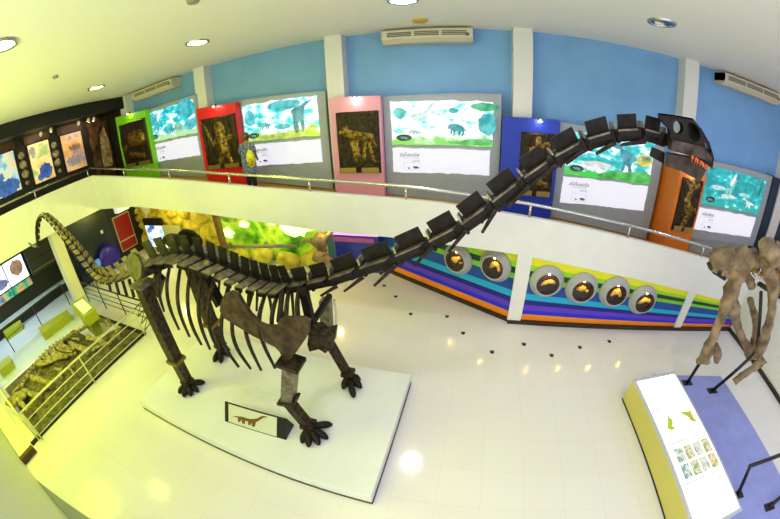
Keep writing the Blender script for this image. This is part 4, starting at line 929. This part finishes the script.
# roof, snout and ledge plates joining both sides
ro = kz(skull_o); mb = MB()
for i in (0, 1, 2, 3, 4, 5): 
    a, b = ro[i], ro[i+1]
    if True: mb.hexa([a, b, b+KD, a+KD], [a-V((0, 0, .015)), b-V((0, 0, .015)), b+KD-V((0, 0, .015)), a+KD-V((0, 0, .015))])
mb.build('skull_roof', M_rust, sk)
mb = MB(); led = kz([(165, 205), (330, 245), (372, 300), (372, 325), (270, 285), (160, 258)], KN-.05); mb.prism(led, (0, .06, 0)); mb.build('cheek_ledge', mat('polished_iron', '#5a4f46', .35, .8, scale=8, hex2='#2c241e'), sk)
MB().prism([p+KD*.55 for p in kz([(228, 100), (330, 150), (345, 225), (240, 215)])], KD*.1).build('dark_hole_sheet', M_black, sk)  # black sheet added for the shade inside the second skull hole
jaw = kz([(140, 280), (275, 302), (345, 362), (312, 425), (220, 372), (130, 342)], KN-.03)
mb = MB(); mb.prism(jaw, (.11, .2, 0)); jo = mb.build('lower_jaw', mat('jaw_iron', '#2e241c', .45, .6, scale=12, hex2='#4a3d32', bump=.2), ROOT)
M_tooth = mat('orange_lit_tooth', '#d8683a', .3, .7)  # orange light on the metal teeth put into their colour
for i in range(7):
    x, y = 272+i*13.5, 290+i*9.2
    a, b = kz([(x+6*(i % 2), y-2), (x-4, y+33-i*1.6)], KN-.065); MB().tube([a, b], [.018, .004], 6).build('tooth', M_tooth, jo)
MB().prism(kz([(64, 248), (130, 275), (123, 332), (50, 290)], KN+.02), (.05, .1, 0)).build('jaw_hinge', M_rust2, jo)
MB().bar(NJ[13]-(NJ[13]-NJ[12])*.2, AY((672, 140), SY), .12, .12).build('skull_mount', M_rust, ROOT)
# ------------------------------------------------------------------ fossil legs and their stand at the right
mt = AZ((720, 377), FZ)
o = MB().prism([V((4.15, 4.5, FZ+.001)), V((6.02, 4.36, FZ+.001)), V((6.36, .4, FZ+.001)), V((4.45, .4, FZ+.001))], (0, 0, .012)).build('floor_mat', mat('violet_blue_mat', '#8f98d8', .6, var=.05, scale=4)); tag(o, 'flat violet-blue mat on the floor beside the light table', 'mat')
FM = FZ+.013
t = thing('fossil_leg_mount', 'brown fossil dinosaur hips and hind legs held on dark rods, at the right edge', 'fossil skeleton', (5.2, 4.1, FM))
def bone(name, pts, rs, Y=4.0, sm=2, par=None, rough=.35, ysc=1.):
    P = [AY(p, Y if not isinstance(Y, (list, tuple)) else Y[i]) for i, p in enumerate(pts)]; rs = [r*.8 for r in rs]
    mb = MB().tube(P, rs, 18, 3, rough)
    if name in ('femur', 'tibia'):
        d = V((.08, -.03, .02)); mb.ball(P[-1]+d*.9, rs[-2]*.62, sub=2, rough=.4); mb.ball(P[-1]-d*.9, rs[-2]*.6, sub=2, rough=.4); mb.ball(P[0]+d*.6, rs[1]*.7, sub=2, rough=.4)
    return mb.build(name, M_bone, par or t)
bone('hip_bone', [(711, 270), (717, 259), (730, 262), (744, 257), (757, 263)], [.1, .25, .2, .26, .12], 4.0, rough=.7)
bone('hip_bone', [(722, 274), (735, 270), (750, 274)], [.08, .2, .1], 3.98, rough=.7)
bone('hip_bone', [(763, 243), (772, 252), (781, 262)], [.14, .22, .2], 3.7)
bone('sacral_bone', [(738, 262), (747, 272), (752, 286)], [.14, .13, .1], 4.05)
bone('femur', [(737, 276), (733, 288), (723, 312), (714, 335), (707, 351), (703, 361)], [.12, .2, .115, .1, .15, .12], 3.95)
bone('condyle', [(716, 345), (718, 356), (716, 362)], [.08, .12, .07], 3.95)
bone('tibia', [(731, 295), (734, 309), (738, 328), (745, 343), (751, 355)], [.12, .17, .09, .1, .15], 4.1)
bone('fibula', [(750, 300), (756, 318), (755, 335), (751, 348)], [.09, .1, .07, .1], 4.2)
bone('femur', [(766, 262), (772, 276), (773, 300), (769, 325), (763, 343), (756, 356)], [.16, .18, .11, .11, .15, .13], 3.75)
bone('metatarsal', [(764, 358), (756, 366), (744, 374), (734, 382)], [.14, .11, .08, .1], 3.75)
def rod(pts, r=.035, par=None): return MB().tube(pts, r, 10).build('support_rod', M_black, par or t)
def footplate(c, par=None): return MB().span((c.x-.12, c.y-.07, FM), (c.x+.12, c.y+.07, FM+.02)).build('foot_plate', M_black, par or t)
f1, f2 = AZ((687, 383), FM), AZ((712, 391), FM)
footplate(f1); footplate(f2)
rod([f1+V((0, 0, .01)), AY((704, 356), 4.0)]); rod([f2+V((0, 0, .01)), AY((756, 352), 3.75)])
rod([AY((761, 292), 3.95), AY((759, 330), 3.9), AY((756, 352), 3.8)]); rod([AY((758, 283), 4.0), AY((772, 292), 3.8), AY((790, 302), 3.6)], .045)
rod([AY((708, 263), 3.95), AY((714, 272), 3.9), AY((725, 279), 3.9)], .03)
MB().tube([AY((748, 270), 3.9), AY((758, 282), 3.8), AY((768, 272), 3.7)], .012, 6).build('wire', M_steel, t)
t2 = thing('support_stand', 'bent dark metal rods of a second mount standing on the mat, lower right corner', 'stand', (5.5, 1.4, FM))
f3 = AZ((769, 507), FM); f4 = V((4.95, 1.62, FM)); footplate(f3, t2); footplate(f4, t2)
rod([f3+V((0, 0, .01)), AY((790, 489), 1.35), AY((820, 470), 1.35)], .035, t2)
rod([f4+V((0, 0, .01)), AY((750, 466), 1.75), AY((790, 451), 1.75)], .035, t2)
# ------------------------------------------------------------------ light table
t = thing('light_table', 'long low cream box with a bright white lit top bearing leaf pictures', 'light table', (3.8, 2.5, FZ))
HZ = FZ+.5
tl, tr, br, bl = V((3.19, 3.86, HZ)), V((4.2, 4.04, HZ)), V((4.38, 1.20, HZ)), V((3.40, 1.02, HZ))
dz = V((0, 0, FZ-HZ+.04)); cc = (tl+tr+br+bl)/4
MB().prism([tl, tr, br, bl], dz).build('body', mat('cream_laminate', '#c9bf6a', .45), t)
MB().prism([p.lerp(cc, -.01)+dz for p in (tl, tr, br, bl)], (0, 0, -.038)).build('base_trim', M_black, t)
MB().prism([p.lerp(cc, -.012)+V((0, 0, .0)) for p in (tl, tr, br, bl)], (0, 0, .03)).build('top_frame', mat('grey_frame', '#b9bcc4', .4), t)
tz = V((0, 0, .031)); T = lambda u, v, k=0.: (tl.lerp(tr, u)).lerp(bl.lerp(br, u), v)+tz+V((0, 0, k))
pn = MB().prism([T(.05, .02), T(.96, .02), T(.96, .985), T(.05, .985)], (0, 0, .004)).build('lit_panel', M_lit, t)
def tquad(u0, v0, u1, v1, m, name, k=.005): return MB().prism([T(u0, v0, k), T(u1, v0, k), T(u1, v1, k), T(u0, v1, k)], (0, 0, .002)).build(name, m, pn)
for v in (.25, .49, .735): tquad(.06, v, .95, v+.006, mat('seam_grey', '#8f9098', .4), 'seam')
def leaf(u, v, n, sd):
    rr = random.Random(sd); g = MB()
    for k in range(n):
        a = rr.uniform(0, 6.28); L = rr.uniform(.08, .14); c = T(u+rr.uniform(-.05, .05), v+rr.uniform(-.03, .03), .0055+.0004*k)
        d = V((math.cos(a), math.sin(a), 0)); s_ = V((-d.y, d.x, 0)); g.prism([c-d*L, c-d*L*.3+s_*L*.3, c+d*L*.4+s_*L*.25, c+d*L, c+d*L*.4-s_*L*.25, c-d*L*.3-s_*L*.3], (0, 0, .002))
    g.build('leaf_picture', mat('leaf_print', '#a9b52c', .5, emit='#b8cc3c', es=.25), pn)
leaf(.28, .38, 5, 1); leaf(.78, .36, 7, 2)
for u in (.45, .52, .6): tquad(u, .36, u+.015, .41, mat('grey_stem', '#c9ccb8', .5, emit='#d8dcc8', es=.5), 'stem_picture')
prints = ['#9ab0a0', '#c4b26a', '#c8d0c8', '#b8bf5a', '#7fa4b8', '#a8b45a', '#c6cac4', '#d8b45a']
for k in range(8):
    u = .15+.2*(k % 4); v = .528+.1*(k//4)
    tquad(u, v, u+.175, v+.088, gal_mat('small_print_%d' % k, [prints[k], '#e4e6d8', prints[k], '#8fa090'], 9, k*3.7, .15), 'small_picture')
for u0, v0, u1, v1 in ((.12, .51, .94, .513), (.12, .725, .94, .728), (.12, .51, .124, .728), (.936, .51, .94, .728)):
    tquad(u0, v0, u1, v1, mat('thin_frame', '#6d727c', .5), 'frame_line')
# ------------------------------------------------------------------ light
def area(name, loc, size, power, col, rot=(0, 0, 0)):
    l = bpy.data.lights.new(name, 'AREA'); l.energy = power; l.color = col; l.shape = 'DISK'; l.size = size
    o = bpy.data.objects.new(name, l); COL.objects.link(o); o.location = loc; o.rotation_euler = rot; return o
def point(name, loc, power, col, r=.05):
    l = bpy.data.lights.new(name, 'POINT'); l.energy = power; l.color = col; l.shadow_soft_size = r
    o = bpy.data.objects.new(name, l); COL.objects.link(o); o.location = loc; return o
point('cave_lamp', (-10.0, 7.0, -2.5), 75, (1, .93, .22))
point('cave_lamp', (-5.6, 7.2, -2.75), 45, (.75, 1, .25))
point('cave_lamp', (-3.4, 7.0, -2.85), 25, (1, .85, .3))
point('yellow_fill', (-8.2, -.3, -1.4), 380, (.8, .94, 0), .35)  # added unseen fill light, tints the left of the hall yellow
point('yellow_fill', (-3.4, -2.6, -.4), 360, (.82, .94, 0), .35)  # second added fill, carries the yellow towards the middle
area('landing_lamp', (-12.9, 1.2, -2.02), .5, 60, (.55, .7, 1))
w = bpy.data.worlds.new('world'); SC.world = w; w.use_nodes = True
bg = w.node_tree.nodes['Background']; bg.inputs['Color'].default_value = (.92, .9, 1.05, 1); bg.inputs['Strength'].default_value = 1.7
# ------------------------------------------------------------------ camera
cd = bpy.data.cameras.new('camera'); cam = bpy.data.objects.new('camera', cd); COL.objects.link(cam); SC.camera = cam
cd.type = 'PANO'; cd.panorama_type = 'FISHEYE_LENS_POLYNOMIAL'
cd.sensor_fit = 'HORIZONTAL'; cd.sensor_width = 36; cd.sensor_height = 36*519/780
cd.fisheye_fov = R(200)
cd.fisheye_polynomial_k0 = 0; cd.fisheye_polynomial_k1 = -0.06506858678; cd.fisheye_polynomial_k2 = -4.5156e-06; cd.fisheye_polynomial_k3 = 6.40065e-06; cd.fisheye_polynomial_k4 = -3.98946e-08
r_, u_, f_ = (V(x) for x in MR)
cam.matrix_world = Matrix(((r_.x, u_.x, -f_.x, 0), (r_.y, u_.y, -f_.y, 0), (r_.z, u_.z, -f_.z, 0), (0, 0, 0, 1)))
cd.clip_start = .01; cd.clip_end = 100
SC.view_settings.view_transform = 'Standard'; SC.view_settings.look = 'None'; SC.view_settings.exposure = 0.0; SC.view_settings.gamma = 1; SC.view_settings.use_curve_mapping = False
try: SC.cycles.use_denoising = True; SC.cycles.denoiser = 'OPENIMAGEDENOISE'
except Exception: pass
SC.cycles.max_bounces = 8; SC.cycles.sample_clamp_indirect = 8
